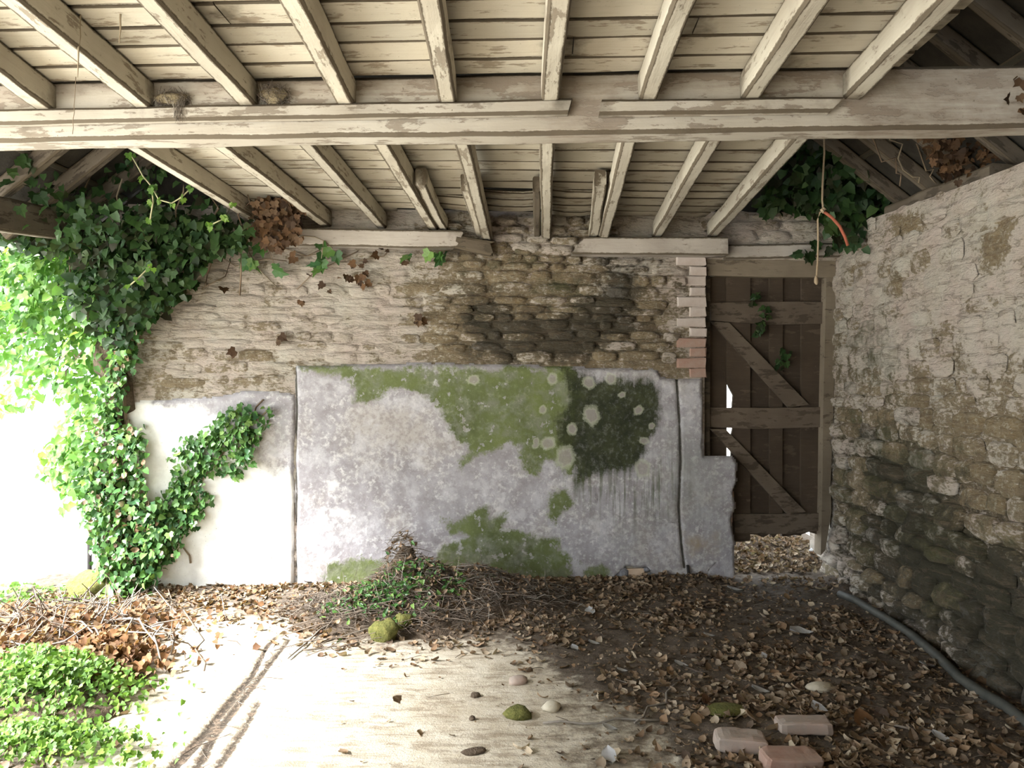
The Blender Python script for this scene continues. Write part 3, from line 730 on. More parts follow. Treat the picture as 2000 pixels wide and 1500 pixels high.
# ================================================================== CEILING BOARDS
HB = HC+1.195                # underside of the boards
HJ = HC+1.085                # underside of the joists
ceiling = tag(empty('ceiling', (0, 0, HB)), 'loft floor boards seen from below, whitewashed and dirty along the joints', 'ceiling', kind='structure')
def rel(o, root): o.matrix_local = root.matrix_world.inverted() @ o.matrix_local; return o
def plank(x0, x1, yc, wd, z=HB+.012, tilt=0.0, sag=0.0, seed=0, slope=WM, y1c=None):
    p0 = Vector((x0, yc+slope*x0, z)); p1 = Vector((x1, (yc if y1c is None else y1c)+slope*x1, z+tilt))
    o = timber('plank', p0, p1, wd, .022, M['plank'], ceiling, ew=.034, rough=.0028, step=.14, bev=.004, seed=seed, sag=sag)
    return o
# near bay: runs left out of the picture, ends on the last joist at the right
y = YM-.012; k = 0
while y > .15:
    wd = R.uniform(.135, .168); y -= wd
    yc = y+wd/2
    xe = on_z(1700, 180, HJ).x+.03 if False else None
    xr = 1.44+.04*(yc-3)*1.0+.03
    cut = R.choice([-.95, -.56, -.17, .22, .61, 1.0]); cut += R.uniform(-.01, .01)
    plank(-3.05, cut-.002, yc, wd-R.uniform(.005, .012), seed=k, sag=.002)
    plank(cut+.002, xr, yc, wd-R.uniform(.005, .012), seed=k+50, sag=.002)
    k += 1
# far bay, slightly skewed towards the back wall
y = YM+.13
bounds = [3.13, 3.36, 3.58, 3.78, 3.97, 4.17, 4.34, 4.59, 4.77, 4.94, 5.14, 5.32, 5.50]
for k, (ya_, yb_) in enumerate(zip(bounds[:-1], bounds[1:])):
    yc = (ya_+yb_)/2; wd = yb_-ya_; sl_ = WM+(WB-WM)*(yc-3.1)/(5.45-3.1)
    x0 = -1.76-.055*(yc-3.3); x1 = 1.36+.035*(yc-3.3); gap = R.uniform(.005, .013)
    if k in (8, 9, 10):
        g = (.045, .065, .03)[k-8]
        plank(x0, -.60, yc, wd-gap-.004, seed=k+100, slope=sl_, tilt=-.012)
        plank(-.59, -.215, yc, wd-gap-.012, seed=k+120, slope=sl_, tilt=-.03 if k > 8 else 0)
        plank(-.20, .20, yc-.01, wd-g, seed=k+140, slope=sl_, z=HB-.004, sag=.012)
        plank(.21, .62, yc, wd-gap-.022, seed=k+160, slope=sl_, sag=.014)
        plank(.63, x1, yc, wd-gap, seed=k+180, slope=sl_, sag=.004)
    elif k == 11:
        plank(x0+.10, -.80, yc, wd-gap, seed=k+100, slope=sl_); plank(.24, .60, yc-.03, wd-.06, seed=k+140, slope=sl_, sag=.022); plank(.62, x1-.03, yc, wd-gap, seed=k+160, slope=sl_)
    else:
        cut = R.choice([-1.0, -.6, -.2, .2, .6])
        plank(x0, cut, yc, wd-gap, seed=k+100, slope=sl_); plank(cut+.005, x1, yc, wd-gap, seed=k+140, slope=sl_)

# ================================================================== ROOF
roof = tag(empty('roof', (0, 0, 2.4)), 'dark pitched roof above the loft, its underside hung with ivy', 'roof', kind='structure')
def rz_l(X): return 2.42+.8*(X+3.02)
def rz_r(X): return 2.52+.8*(2.66-X)
XRG = (2.52+.8*2.66-2.42-.8*3.02)/1.6; ZRG = rz_l(XRG)
def rpart(o): return o
def slabq(pts, th, name):
    V = [Vector(p)-Vector((0, 0, 2.4)) for p in pts]+[Vector(p)+Vector((0, 0, th-2.4)) for p in pts]
    return rpart(mesh_obj(name, V, [(3, 2, 1, 0), (4, 5, 6, 7), (0, 1, 5, 4), (1, 2, 6, 5), (2, 3, 7, 6), (3, 0, 4, 7)], M['roofdark'], roof))
YR0, YR1 = -1.0, 6.45
slabq([(-3.25, YR0, rz_l(-3.25)+.12), (XRG, YR0, ZRG+.12), (XRG, YR1, ZRG+.12), (-3.25, YR1, rz_l(-3.25)+.12)], .06, 'roof_slope')
slabq([(XRG, YR0, ZRG+.12), (3.0, YR0, rz_r(3.0)+.12), (3.0, YR1, rz_r(3.0)+.12), (XRG, YR1, ZRG+.12)], .06, 'roof_slope')
for i, Yv in enumerate((3.62, 4.0, 4.40, 4.76, 5.14)):
    rpart(timber('rafter', (-3.15, Yv, rz_l(-3.15)+.05), (-1.6, Yv, rz_l(-1.6)+.05), .065, .10, M['rafter'], roof, seed=i+300))
for i, Yv in enumerate((2.62, 2.95, 3.30, 3.62, 3.98, 4.34, 4.70, 5.06)):
    rpart(timber('rafter', (1.3, Yv, rz_r(1.3)+.05), (2.82, Yv, rz_r(2.82)+.05), .05, .09, M['rafter'], roof, seed=i+320))
for i, X in enumerate((-2.75, -2.45, -2.15)):
    rpart(timber('batten', (X, 3.2, rz_l(X)+.115), (X, 5.6, rz_l(X)+.115), .04, .02, M['lath'], roof, up=(-.6, 0, .8), seed=i+340))
for i, X in enumerate((1.7, 2.0, 2.3)):
    rpart(timber('batten', (X, 2.4, rz_r(X)+.115), (X, 5.6, rz_r(X)+.115), .04, .02, M['lath'], roof, up=(.6, 0, .8), seed=i+350))

# ================================================================== DOOR
DO = -.125
door = tag(empty('door_1', on_back(1497, 1060, DO)), 'dark ledged and braced plank door in the back wall, its foot rotted away', 'door', kind='structure')
def dpart(name, pts, off, dep, mat, parent=None):
    P = [on_back(px, py, off+dep) for px, py in pts]
    o = prism(name, P, dep, -NB, mat, parent or door); o.location = o.location-door.location; return o
rg = lambda y0, k=8: [(0, y0)]
def rag(x0, x1, y, n=5, a=6):
    return [(x1-(x1-x0)*i/n, y+R.uniform(-a, a)) for i in range(n+1)]
dpart('plank', [(1384,530),(1420,530),(1419,1030)]+rag(1385, 1419, 1050, 3), DO-.02, .022, M['door'])
dpart('plank', [(1418,530),(1465.5,530),(1465.5,1052)]+rag(1428, 1464, 1054, 3)+[(1428,850),(1431,838),(1430,796),(1432,772),(1424,757),(1419,744)], DO+.003, .022, M['door'])
dpart('plank', [(1463,530),(1505,530),(1506,1050)]+rag(1464, 1504, 1048, 3), DO-.020, .022, M['door'])
dpart('plank', [(1503,530),(1529,530),(1528,1047)]+rag(1504, 1526, 1046, 3), DO+.003, .022, M['door'])
dpart('plank', [(1526,530),(1569,530),(1566,1040)]+rag(1526, 1565, 1044, 3), DO-.021, .022, M['door'])
dpart('plank', [(1566,530),(1616,530),(1612,1030)]+rag(1564, 1611, 1042, 3), DO+.001, .022, M['door'])
dpart('rail', [(1387,592),(1440,590),(1560,589),(1614,590),(1613,632),(1500,634),(1388,626)], DO+.022, .026, M['doorrail'])
dpart('rail', [(1385,796),(1500,797),(1608,795),(1608,834),(1480,838),(1386,834)], DO+.022, .026, M['doorrail'])
dpart('rail', [(1434,1004),(1520,1004),(1604,1002),(1604,1036),(1540,1043),(1436,1041)], DO+.022, .026, M['doorrail'])
dpart('brace', [(1389,628),(1424,630),(1580,790),(1540,796)], DO+.024, .022, M['doorrail'])
dpart('brace', [(1388,838),(1418,839),(1574,1000),(1538,1004)], DO+.024, .022, M['doorrail'])
frame = tag(empty('trim_1', on_back(1625, 1060, -.05)), 'weathered timber frame round the plank door', 'door frame', kind='structure')
def fpart(name, pts, off, dep, mat):
    P = [on_back(px, py, off+dep) for px, py in pts]
    o = prism(name, P, dep, -NB, mat, frame); o.location = o.location-frame.location; return o
fpart('head', [(1380,500),(1500,500),(1632,500),(1632,542),(1500,541),(1382,538)], -.10, .07, M['doorframe'])
fpart('jamb', [(1377,512),(1387,512),(1386,1060),(1373,1060)], -.16, .11, M['rotten'])
fpart('jamb', [(1614,541),(1634,541),(1628,800),(1622,950),(1624,1000),(1612,1075),(1603,1085),(1606,960),(1608,800)], -.13, .10, M['doorframe'])
lin = timber('lintel', on_back(1412, 494, -.02), on_back(1668, 490, -.02), .12, .10, M['plate'], seed=401)
tag(lin, 'pale timber lintel over the plank door', 'lintel', kind='structure')

# ================================================================== BEAMS
def bm(px, py, off): return on_beam(px, py, off)
zb0, zb1 = HC+.965, HC+1.205
def bpt(X, z, off): return Vector((X, YM+WM*X-off, z))
beam = timber('main_beam', bpt(-3.3, (zb0+zb1)/2-.004, -.065), bpt(2.9, (zb0+zb1)/2+.004, -.065), .13, zb1-zb0, M['beam'], seed=500, rough=.004, bev=.012, step=.12)
_w = np.zeros(len(beam.data.vertices), np.float32)
for _i, _v in enumerate(beam.data.vertices):
    _X = _v.co.x-3.3
    _w[_i] = max(.62 if _v.co.z > .03 else 0, .58 if _X > 1.25 else 0, .55 if .16 < _X < .40 else 0)
beam.data.attributes.new('worn', 'FLOAT', 'POINT').data.foreach_set('value', _w)
tag(beam, 'long whitewashed main beam crossing the picture under the joists', 'beam')
l1 = timber('ledger', bpt(-3.3, HC+1.045, .022), bm(1113, 210, .022)+Vector((0, 0, .000)), .045, .060, M['beam'], seed=501, bev=.010, cuts=(0, .15), rough=.003)
tag(l1, 'bolted ledger board on the left part of the main beam, its end broken round', 'ledger')
l2 = timber('ledger', bm(1172, 212, .022)+Vector((0, 0, -.002)), bm(1632, 205, .022)+Vector((0, 0, -.004)), .045, .060, M['beam'], seed=502, bev=.010, cuts=(.1, .5), rough=.003)
tag(l2, 'shorter ledger board on the right part of the main beam, with a slanted end', 'ledger')
l1.matrix_world; bpy.context.view_layer.update()
def child_of(o, par):
    bpy.context.view_layer.update(); o.parent = par; o.matrix_parent_inverse = Matrix(); o.matrix_local = par.matrix_world.inverted() @ o.matrix_local
def bolt(px, py, par, off=.0465, r=.006):
    p = bm(px, py, off); V = []; n = 8
    for o in (0, .006):
        for k in range(n):
            a = 2*math.pi*k/n; V.append((r*math.cos(a), -o, r*math.sin(a)))
    Fs = [(k, (k+1) % n, n+(k+1) % n, n+k) for k in range(n)]+[tuple(range(n, 2*n))]
    o = mesh_obj('bolt', V, Fs, M['black'], None); o.location = p; child_of(o, par)
for px, py in ((103,211),(313,212),(540,209),(606,212),(716,211),(780,210),(911,200),(930,207),(1069,205)): bolt(px, py, l1)
for px, py in ((1386,193),): bolt(px, py, l2)
for px, py in ((1125,198),(1146,228)): bolt(px, py, beam, off=.003)
# wall plates on the back wall
def bk_t(name, a, b, wd, ht, mat, off, **kw): return timber(name, on_back(*a, off), on_back(*b, off), wd, ht, mat, **kw)
pl1 = bk_t('wall_plate', (440, 462), (893, 470), .11, .125, M['plate'], .085, seed=510, cuts=(0, .2), fray=.05, rough=.004)
tag(pl1, 'pale wall plate timber on top of the back wall, left of the rotted gap', 'timber')
pl2 = bk_t('wall_plate', (886, 474), (962, 484), .10, .095, M['rotten'], .095, seed=511, fray=.05, rough=.012)
tag(pl2, 'dark rotted stump of timber between the two pale wall plates', 'timber')
pl3 = bk_t('wall_plate', (1128, 482), (1416, 483), .11, .125, M['plate'], .085, seed=512, fray=.02, rough=.004, cuts=(.4, 0))
tag(pl3, 'pale wall plate timber ending beside the plank door', 'timber')
pl4 = timber('wall_plate', (XR+WR*3.9+.16, 3.9, 2.505), (XR+WR*5.05+.14, 5.05, 2.555), .14, .10, M['rafter'], seed=515, rough=.008)
tag(pl4, 'weathered wall plate timber lying on the right stone wall under the rafters', 'timber')
ev = timber('eaves_beam', at(-60, 408, 4.05), at(150, 447, 5.08), .09, .19, M['rafter'], seed=516, rough=.006)
tag(ev, 'dark eaves beam at the open left side, its underside lit green', 'beam')

# ================================================================== JOISTS
ORD = ['first', 'second', 'third', 'fourth', 'fifth', 'sixth', 'seventh', 'eighth', 'ninth']
near = [(95,200,-100,55),(285,195,8,-8),(487,196,288,0),(678,195,565,0),(875,192,838,0),(1074,189,1092,0),(1264,186,1340,0),(1463,182,1598,0),(1664,186,1855,0)]
for i, (xa, ya, xb, yb) in enumerate(near):
    a = on_beam(xa, ya, -.005); z = a.z
    if i == 0: b = at(-130, 60, (HJ-HC)*F/(HY-60)); 
    else: b = on_z(xb, max(yb, -8), HJ)
    a2 = Vector((a.x, YM+WM*a.x-.001, HJ)); d = (b-a2); d = d*((a2.y-.15)/abs(d.y)); e = a2+d
    e.z = HJ
    o = timber('ceiling_joist', a2+Vector((0, 0, .052)), e+Vector((0, 0, .052)), .072, .112, M['joist'], seed=520+i, rough=.0035, step=.12, bev=.007)
    tag(o, '%s whitewashed joist from the left, in the bay in front of the main beam' % ORD[i], 'joist', 'joists in front of the main beam')
far = [((240,276),(503,430)),((418,277),(638,442)),((592,277),(746,444)),((742,277),(846,449)),((901,272),(952,478)),((1068,262),(1067,466)),((1233,260),(1178,468)),((1403,258),(1283,463)),((1578,256),(1391,463))]
for i, (pa, pb) in enumerate(far):
    b = on_back(*pb, .03); b = Vector((b.x, b.y, 0))
    Ya = YM+.14; a = on_z(pa[0], pa[1], HJ); 
    d = (Vector((a.x, a.y, 0))-b); d = d*((b.y-Ya)/abs(d.y)); a = b+d
    drop = [0, 0, 0, 0, -.07, -.02, -.01, 0, 0][i]
    zb = HC-(pb[1]-HY)/F*b.y
    o = timber('ceiling_joist', Vector((a.x, a.y, HJ+.052)), Vector((b.x, b.y, max(min(zb, HJ+.01), HJ-.09)+.052)), .070, .115, M['joist'], seed=540+i, rough=.0035, step=.12, bev=.007)
    tag(o, '%s whitewashed joist from the left, in the bay behind the main beam' % ORD[i], 'joist', 'joists behind the main beam')
for i, (pa, pb, wd, mt, lb) in enumerate((((821,360),(866,450),.062,'joist','short timber fixed against the fourth joist behind the main beam'),
                              ((908,372),(936,470),.055,'joist','short split timber fixed against the fifth joist behind the main beam'),
                              ((1048,376),(1050,468),.045,'rafter','short dark timber fixed against the sixth joist behind the main beam'),
                              ((1172,364),(1160,464),.070,'joist','short square timber fixed against the seventh joist behind the main beam'))):
    b = on_back(*pb, .05); a = on_z(*pa, HJ)
    b.z = max(min(b.z, HJ), HJ-.06)
    o = timber('joist_stub', Vector((a.x, a.y, HJ+.045)), b+Vector((0, 0, .045)), wd, .10, M[mt], seed=560+i, rough=.006, fray=.015)
    tag(o, lb, 'joist')

# ================================================================== ADDED FRONT BLOCKER (unseen, behind the camera; keeps light coming from the open left)
wf = join_blocks('front_light_block', [[(-1.2, -.75, -.1), (3.0, -.75, -.1), (3.0, -.75, 3.2), (-1.2, -.75, 3.2), (-1.2, -.45, -.1), (3.0, -.45, -.1), (3.0, -.45, 3.2), (-1.2, -.45, 3.2)]], M['wall'])
tag(wf, 'unseen wall added behind the viewer to block light from the front', 'wall', kind='structure')

# ================================================================== LEAVES
def leaf_q(w_=.42, fold=.14, droop=.12):
    """cheap heart-shaped leaf, two folded quads + tip"""
    v = [(0, 0, 0), (w_, .02, fold), (w_*.92, .50, fold*.8), (0, 1.0, -droop), (-w_*.92, .50, fold*.8), (-w_, .02, fold), (0, .45, 0)]
    f = [(0, 1, 2, 6), (6, 2, 3, 3), (0, 6, 4, 5), (6, 3, 4, 4)]
    return v, [(0, 1, 2), (0, 2, 6), (6, 2, 3), (6, 3, 4), (0, 6, 4), (0, 4, 5)]
def leaf_ivy(droop=.15):
    v = [(0, 0, 0), (.30, -.14, .05), (.56, .16, .09), (.38, .36, .04), (.44, .60, .06), (.20, .66, .02), (0, 1.02, -droop),
         (-.20, .66, .02), (-.44, .60, .06), (-.38, .36, .04), (-.56, .16, .09), (-.30, -.14, .05), (0, .38, -.03)]
    return v, [(12, i, (i+1) % 12) for i in range(12)]
def leaf_curl(curl=.5, twist=.3, wd=.36, seed=0):
    r = random.Random(seed); V = []
    prof = (.10, .75, 1.0, .80, .12)
    for i in range(5):
        t = i/4; a = curl*(t-.5)*2
        for j in (-1, 0, 1):
            x = j*wd*prof[i]*(1+r.uniform(-.15, .15)); z = .34*abs(j)*wd*(.6+curl)*(1 if j < 0 else .7+twist)+.22*curl*(2*t-1)**2+twist*.15*j*(t-.5)+r.uniform(-.02, .02)
            V.append((x, t-.5, z))
    Fs = [(i*3+j, i*3+j+1, i*3+j+4, i*3+j+3) for i in range(4) for j in range(2)]
    return V, Fs
LQ = leaf_q(); LI = leaf_ivy(); LQn = leaf_q(.26, .10, .2)
CURLS = [leaf_curl(.5, .3, .34, 1), leaf_curl(.9, -.5, .30, 2), leaf_curl(.15, .6, .42, 3), leaf_curl(1.2, .2, .26, 4), leaf_curl(.35, -.7, .38, 5)]
TWIG = ([(-.5, .0, .0), (-.5, .02, .01), (-.5, .01, -.015), (0, .05, .05), (0, .07, .06), (0, .06, .03), (.5, -.03, .01), (.5, -.015, .015), (.5, -.02, 0)],
        [(0, 1, 4, 3), (1, 2, 5, 4), (2, 0, 3, 5), (3, 4, 7, 6), (4, 5, 8, 7), (5, 3, 6, 8)])

def sample_poly(poly, n):
    p = np.array(poly, float); lo, hi = p.min(0), p.max(0); out = []
    while sum(map(len, out)) < n:
        q = lo+NR.rand(n*2, 2)*(hi-lo); q = q[poly_sd(q[:, 0], q[:, 1], poly) > 0]; out.append(q)
    return np.concatenate(out)[:n]
def foliage(root, P, size, mat, tmpl=LQ, n_ind=280, face=(0, -1, .35), spread=.9, big=LI, core=None, stem_name=None):
    """root: an empty; leaves nearest the eye are parts, the rest one stuff mesh"""
    P = np.asarray(P); n = len(P); L = np.array(root.location)
    nr = np.array(face)+NR.randn(n, 3)*spread*.5; spin = math.pi+NR.randn(n)*.7
    Rm = frames(nr, spin); S = size*(.6+.8*NR.rand(n)); tint = NR.rand(n)
    order = np.argsort(-S/P[:, 1]+.35*NR.rand(n)*size/5); ind = order[:n_ind]; rest = order[n_ind:]
    ms = [tmesh('leaf', big, mat, k/5) for k in range(5)]
    for k in ind:
        inst('leaf', ms[k % 5], mat4(Rm[k], P[k]-L, S[k]*1.05), root)
    if len(rest):
        o = scatter('foliage', tmpl, P[rest]-L, Rm[rest], S[rest], mat, root, tint[rest]); o['kind'] = 'stuff'
def strands(root, pts_list, r, mat, name='stem'):
    for k, pts in enumerate(pts_list):
        o = tube(name, [Vector(p)-root.location for p in pts], r, mat, root, 5, (k*.37) % 1)

def depth_pts(poly, n, y0, y1, pw=1.0):
    q = sample_poly(poly, n)+NR.randn(n, 2)*9; Y = y0+(y1-y0)*NR.rand(n)**pw
    return np.array([at(a, b, c) for (a, b), c in zip(q, Y)])
def wall_pts(poly, n, o0, o1):
    q = sample_poly(poly, n)+NR.randn(n, 2)*7; O = o0+(o1-o0)*NR.rand(n)
    return np.array([on_back(a, b, c) for (a, b), c in zip(q, O)])

# --- ivy hanging inside under the roof (left)
r1 = empty('ivy', at(260, 520, 4.9)); tag(r1, 'dense dark green ivy hanging under the roof above the left end of the wall', 'ivy')
P = np.concatenate([depth_pts([(-40,430),(60,440),(170,465),(300,400),(420,440),(492,440),(480,480),(395,500),(370,560),(320,600),(250,640),(235,600),(160,500),(0,475)], 1500, 4.75, 5.25),
                    depth_pts([(-40,270),(130,285),(300,300),(480,430),(440,470),(200,480),(-40,400)], 430, 4.75, 5.35),
                    depth_pts([(-40,280),(60,280),(120,370),(240,400),(330,470),(150,470),(-40,390)], 260, 4.3, 4.9),
                    depth_pts([(150,500),(330,480),(390,520),(330,590),(260,640),(230,680),(170,640),(130,560)], 900, 4.85, 5.3)])
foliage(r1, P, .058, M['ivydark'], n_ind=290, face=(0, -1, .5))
strands(r1, [wobble(at(180+60*i, 330+20*(i % 3), 4.9), at(120+70*i, 560+15*(i % 2), 5.1), 7, .05, i) for i in range(6)], .006, M['vine'])
# --- bright ivy in the daylight
r2 = empty('ivy', at(100, 600, 5.5)); tag(r2, 'sunlit bright green ivy trailing outside at the open left side', 'ivy')
OUT = [(-40,475),(150,488),(240,520),(270,560),(235,640),(245,700),(215,760),(205,840),(185,930),(150,955),(110,910),(75,895),(115,850),(140,800),(95,740),(60,710),(-40,720)]
P = np.concatenate([depth_pts(OUT, 2300, 5.0, 5.9), depth_pts([(-40,475),(150,490),(240,560),(220,680),(60,640),(-40,620)], 1100, 5.1, 6.2),
                    depth_pts([(-40,700),(60,700),(100,760),(60,790),(20,810),(-40,780)], 160, 5.3, 6.2), depth_pts([(80,880),(150,850),(180,950),(140,990),(90,930)], 170, 5.1, 5.5)])
foliage(r2, P, .058, M['ivybright'], n_ind=290, face=(-.3, -.9, .6))
strands(r2, [wobble(at(x0, y0, 5.3), at(x1, y1, 5.5), 7, .05, k+20) for k, (x0, y0, x1, y1) in enumerate(((230,640,20,650),(220,700,90,690),(240,560,0,560),(230,800,100,890),(180,620,120,780)))], .006, M['vine'])
# --- ivy stem and leaves climbing the wall end
r3 = empty('ivy', on_back(230, 1150, .1)); tag(r3, 'ivy climbing the broken left end of the back wall down to the ground', 'ivy')
COL = [(250,600),(300,610),(262,680),(240,760),(232,850),(262,830),(282,860),(276,960),(300,985),(330,1060),(310,1110),(290,1150),(215,1160),(192,1100),(168,1020),(158,940),(190,880),(200,780),(225,690)]
P = np.concatenate([wall_pts(COL, 1900, .02, .20), depth_pts(COL, 300, 4.9, 5.15)])
foliage(r3, P, .041, M['ivy'], n_ind=290, face=(-.2, -1, .5), spread=1.2)
q = wall_pts(COL, 150, .12, .22); o = scatter('dead_leaf', CURLS[0], q-np.array(r3.location), frames(np.array([-.2, -1, .4])+NR.randn(150, 3)*.5, NR.rand(150)*6), .03+.03*NR.rand(150), M['dead'], r3); o['kind'] = 'stuff'
strands(r3, [wobble(on_back(215+12*i, 1150, .05), on_back(222+9*i, 640+60*i, .08), 12, .04, i+40) for i in range(4)]+[wobble(on_back(200+i*22, 1155, .08), on_back(190+i*25, 900, .1), 8, .05, i+60) for i in range(4)], .012, M['vine'])
for i in range(7):      # litter and dead stems caught in the ivy
    lump('ivy_root', on_back(215+10*(i % 3), 1120-70*i, .03)-r3.location, (.10, .07, .16), M['mound'], r3, i+60, 2, .5)
# --- branch spreading over the white render
r4 = empty('ivy_branch', on_back(330, 1060, .05)); tag(r4, 'green ivy branch spreading up to the right across the white render', 'ivy')
BR = [(300,1000),(335,960),(342,900),(350,865),(395,840),(430,815),(470,795),(528,800),(520,830),(490,870),(495,905),(455,925),(420,910),(400,935),(408,985),(385,1015),(352,1050),(345,1090),(300,1110),(285,1040)]
foliage(r4, wall_pts(BR, 900, .035, .12), .041, M['ivy'], n_ind=290, face=(-.25, -1, .45), spread=1.0)
strands(r4, [[on_back(*p, .045) for p in q] for q in ([(290,1120),(320,1060),(360,1000),(400,930),(440,880),(490,830),(525,800)], [(360,1000),(375,940),(385,890),(430,840)], [(440,880),(480,870),(500,850)],
            [(300,1090),(335,1040),(370,1085),(372,1100)], [(490,830),(500,795),(515,780)])], .006, M['vine'])
# --- green tendril hanging below the first far joist
r5 = empty('ivy_tendril', at(300, 290, 4.2)); tag(r5, 'thin pale green tendril dangling below the leftmost joist of the far bay', 'ivy')
TD = [[(255,300),(280,345),(297,365),(299,395),(293,430)], [(297,365),(310,390),(335,397),(355,385),(372,368)], [(452,400),(440,425),(410,440)], [(293,520),(268,545),(250,560)]]
strands(r5, [[at(x, y, 4.3) for x, y in q] for q in TD], .004, M['palestem'])
P = [at(x+R.uniform(-5, 5), y+R.uniform(-5, 5), 4.3+R.uniform(-.03, .03)) for q in TD for (x, y) in q for _ in range(3)]
foliage(r5, P, .030, M['weed'], n_ind=60)
# --- dead leaf bunch
r6 = empty('dead_leaf_cluster', at(540, 385, 4.9)); tag(r6, 'bunch of dry brown leaves hanging from the left end of the wall plate', 'dead leaves')
P = depth_pts([(505,382),(560,385),(588,410),(586,440),(560,475),(530,478),(500,470),(505,430)], 300, 4.85, 5.12)
foliage(r6, P, .047, M['brown'], tmpl=CURLS[0] if False else LQ, n_ind=150, face=(0, -1, -.2))
strands(r6, [wobble(at(540+i*8, 385, 4.95), at(520+i*14, 470, 5.0), 5, .03, i+80) for i in range(4)], .004, M['vine'])
r6b = empty('dead_leaf_cluster', on_back(700, 500, .04)); tag(r6b, 'few curled brown leaves on the wall under the wall plate', 'dead leaves')
P = [on_back(x+R.uniform(-8, 8), y+R.uniform(-8, 8), .06+R.uniform(0, .05)) for x, y in ((690,520),(700,545),(712,535),(678,545),(705,515),(716,550),(668,540),(742,500),(755,492),(606,532),(570,500),(640,560),(430,565),(795,505),(812,630),(820,620),(586,590),(460,690),(540,660)) for _ in range(2)]
foliage(r6b, P, .048, M['brown'], n_ind=60, face=(0, -1, -.1))
strands(r6b, [[on_back(*p, .03) for p in q] for q in ([(700,490),(660,510),(610,535),(580,565)], [(760,488),(750,500),(700,510)], [(640,480),(600,500),(560,498)], [(540,480),(600,500),(650,490)], [(430,500),(460,520),(520,505),(560,510)], [(480,480),(500,520),(540,560)], [(400,560),(440,540),(450,510)])], .0035, M['vine'], 'dead_stem')
# --- green leaves below the plate
r7 = empty('ivy_sprig', on_back(560, 490, .1)); tag(r7, 'few green ivy leaves hanging below the left wall plate', 'ivy')
P = [on_back(x+R.uniform(-6, 6), y+R.uniform(-6, 6), .10+R.uniform(0, .05)) for x, y in ((535,520),(480,508),(492,512),(628,480),(625,505),(628,520),(650,490),(470,470),(515,480),(845,495),(855,500),(862,494),(795,500),(385,520),(350,540)) for _ in range(2)]
foliage(r7, P, .075, M['ivy'], n_ind=60, face=(0, -1, .1))
strands(r7, [[on_back(*p, .15) for p in q] for q in ([(580,460),(615,463),(632,470),(628,505)], [(632,470),(650,485)], [(520,470),(535,515)])], .003, M['vine'])
# --- dark ivy at the right
r8 = empty('ivy', at(1660, 400, 5.35)); tag(r8, 'dark ivy filling the corner of the roof above the plank door', 'ivy')
P = np.concatenate([depth_pts([(1610,262),(1740,262),(1790,330),(1760,390),(1700,430),(1690,470),(1655,480),(1630,440),(1600,420),(1560,380),(1570,310)], 650, 5.05, 5.5),
                    depth_pts([(1470,400),(1560,270),(1620,270),(1600,420)], 160, 5.4, 5.6)])
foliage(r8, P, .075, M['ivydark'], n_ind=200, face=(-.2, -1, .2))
r8b = empty('ivy_sprig', on_back(1575, 490, .1)); tag(r8b, 'small ivy sprig hanging over the timber lintel above the door', 'ivy')
P = [on_back(x+R.uniform(-8, 8), y+R.uniform(-7, 7), .06+R.uniform(0, .06)) for x, y in ((1568,492),(1580,500),(1590,478),(1625,488),(1648,470),(1655,478),(1668,495),(1640,450)) for _ in range(3)]
foliage(r8b, P, .065, M['ivydark'], n_ind=60)
r9 = empty('dead_leaf_cluster', at(1870, 300, 4.4)); tag(r9, 'orange brown dead creeper hanging among the rafters over the right wall', 'dead leaves')
P = np.concatenate([depth_pts([(1800,265),(1930,262),(1960,300),(1890,340),(1860,360),(1820,300)], 260, 4.0, 4.6), depth_pts([(1960,180),(2010,160),(2010,215),(1960,200)], 20, 2.9, 3.0)])
foliage(r9, P, .040, M['brown'], n_ind=150, face=(-.2, -1, -.1))
strands(r9, [wobble(at(1700+40*i, 262, 4.5), at(1760+35*i, 360, 4.6), 7, .05, i+90) for i in range(6)], .005, M['vine'])
# --- ivy on the door
r10 = empty('ivy_sprig', on_back(1490, 640, -.05)); tag(r10, 'dark ivy trail growing down the upper rail of the plank door', 'ivy')
P = [on_back(x+R.uniform(-9, 9), y+R.uniform(-9, 9), -.07+R.uniform(0, .03)) for x, y in ((1478,570),(1474,585),(1495,608),(1490,620),(1486,635),(1478,650),(1482,640),(1535,690),(1530,700),(1524,712)) for _ in range(4)]
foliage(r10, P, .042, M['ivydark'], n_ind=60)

# ================================================================== WEEDS AT THE LEFT
rw1 = empty('green_weeds', on_z(70, 1420)); tag(rw1, 'low bright green weeds in the near left corner', 'weeds')
def mound_pts(cx, cy, sx, sy, h, n, seed=0):
    q = NR.randn(n, 2)*.55; X = cx+q[:, 0]*sx; Y = cy+q[:, 1]*sy
    Z = h*np.exp(-(q**2).sum(1)*.9)*(.35+.65*NR.rand(n))+.02
    return np.stack([X, Y, Z], 1)
c = on_z(60, 1400); c2 = on_z(60, 1510); c3 = on_z(70, 1260)
P = np.concatenate([mound_pts(c.x-.05, c.y+.10, .42, .28, .26, 1700), mound_pts(c.x+.02, c.y+.1, .34, .34, .24, 700)])
P = P[(P[:, 1] > 2.7)]
foliage(rw1, P, .025, M['weed'], n_ind=290, face=(0, -.5, .8))
lst = []
for k in range(40):
    p = Vector(P[k*7]); lst.append([Vector((p.x*.9+c.x*.1, p.y, 0)), p+Vector((0, 0, .0))])
strands(rw1, lst, .0022, M['vine'])
rw2 = empty('green_weeds', on_z(40, 1570)); tag(rw2, 'small clump of pale green weeds at the lower left edge', 'weeds')
P = mound_pts(c2.x-.02, c2.y+.12, .34, .14, .13, 1100)
foliage(rw2, P, .022, M['weed'], n_ind=240, face=(0, -.5, .8))
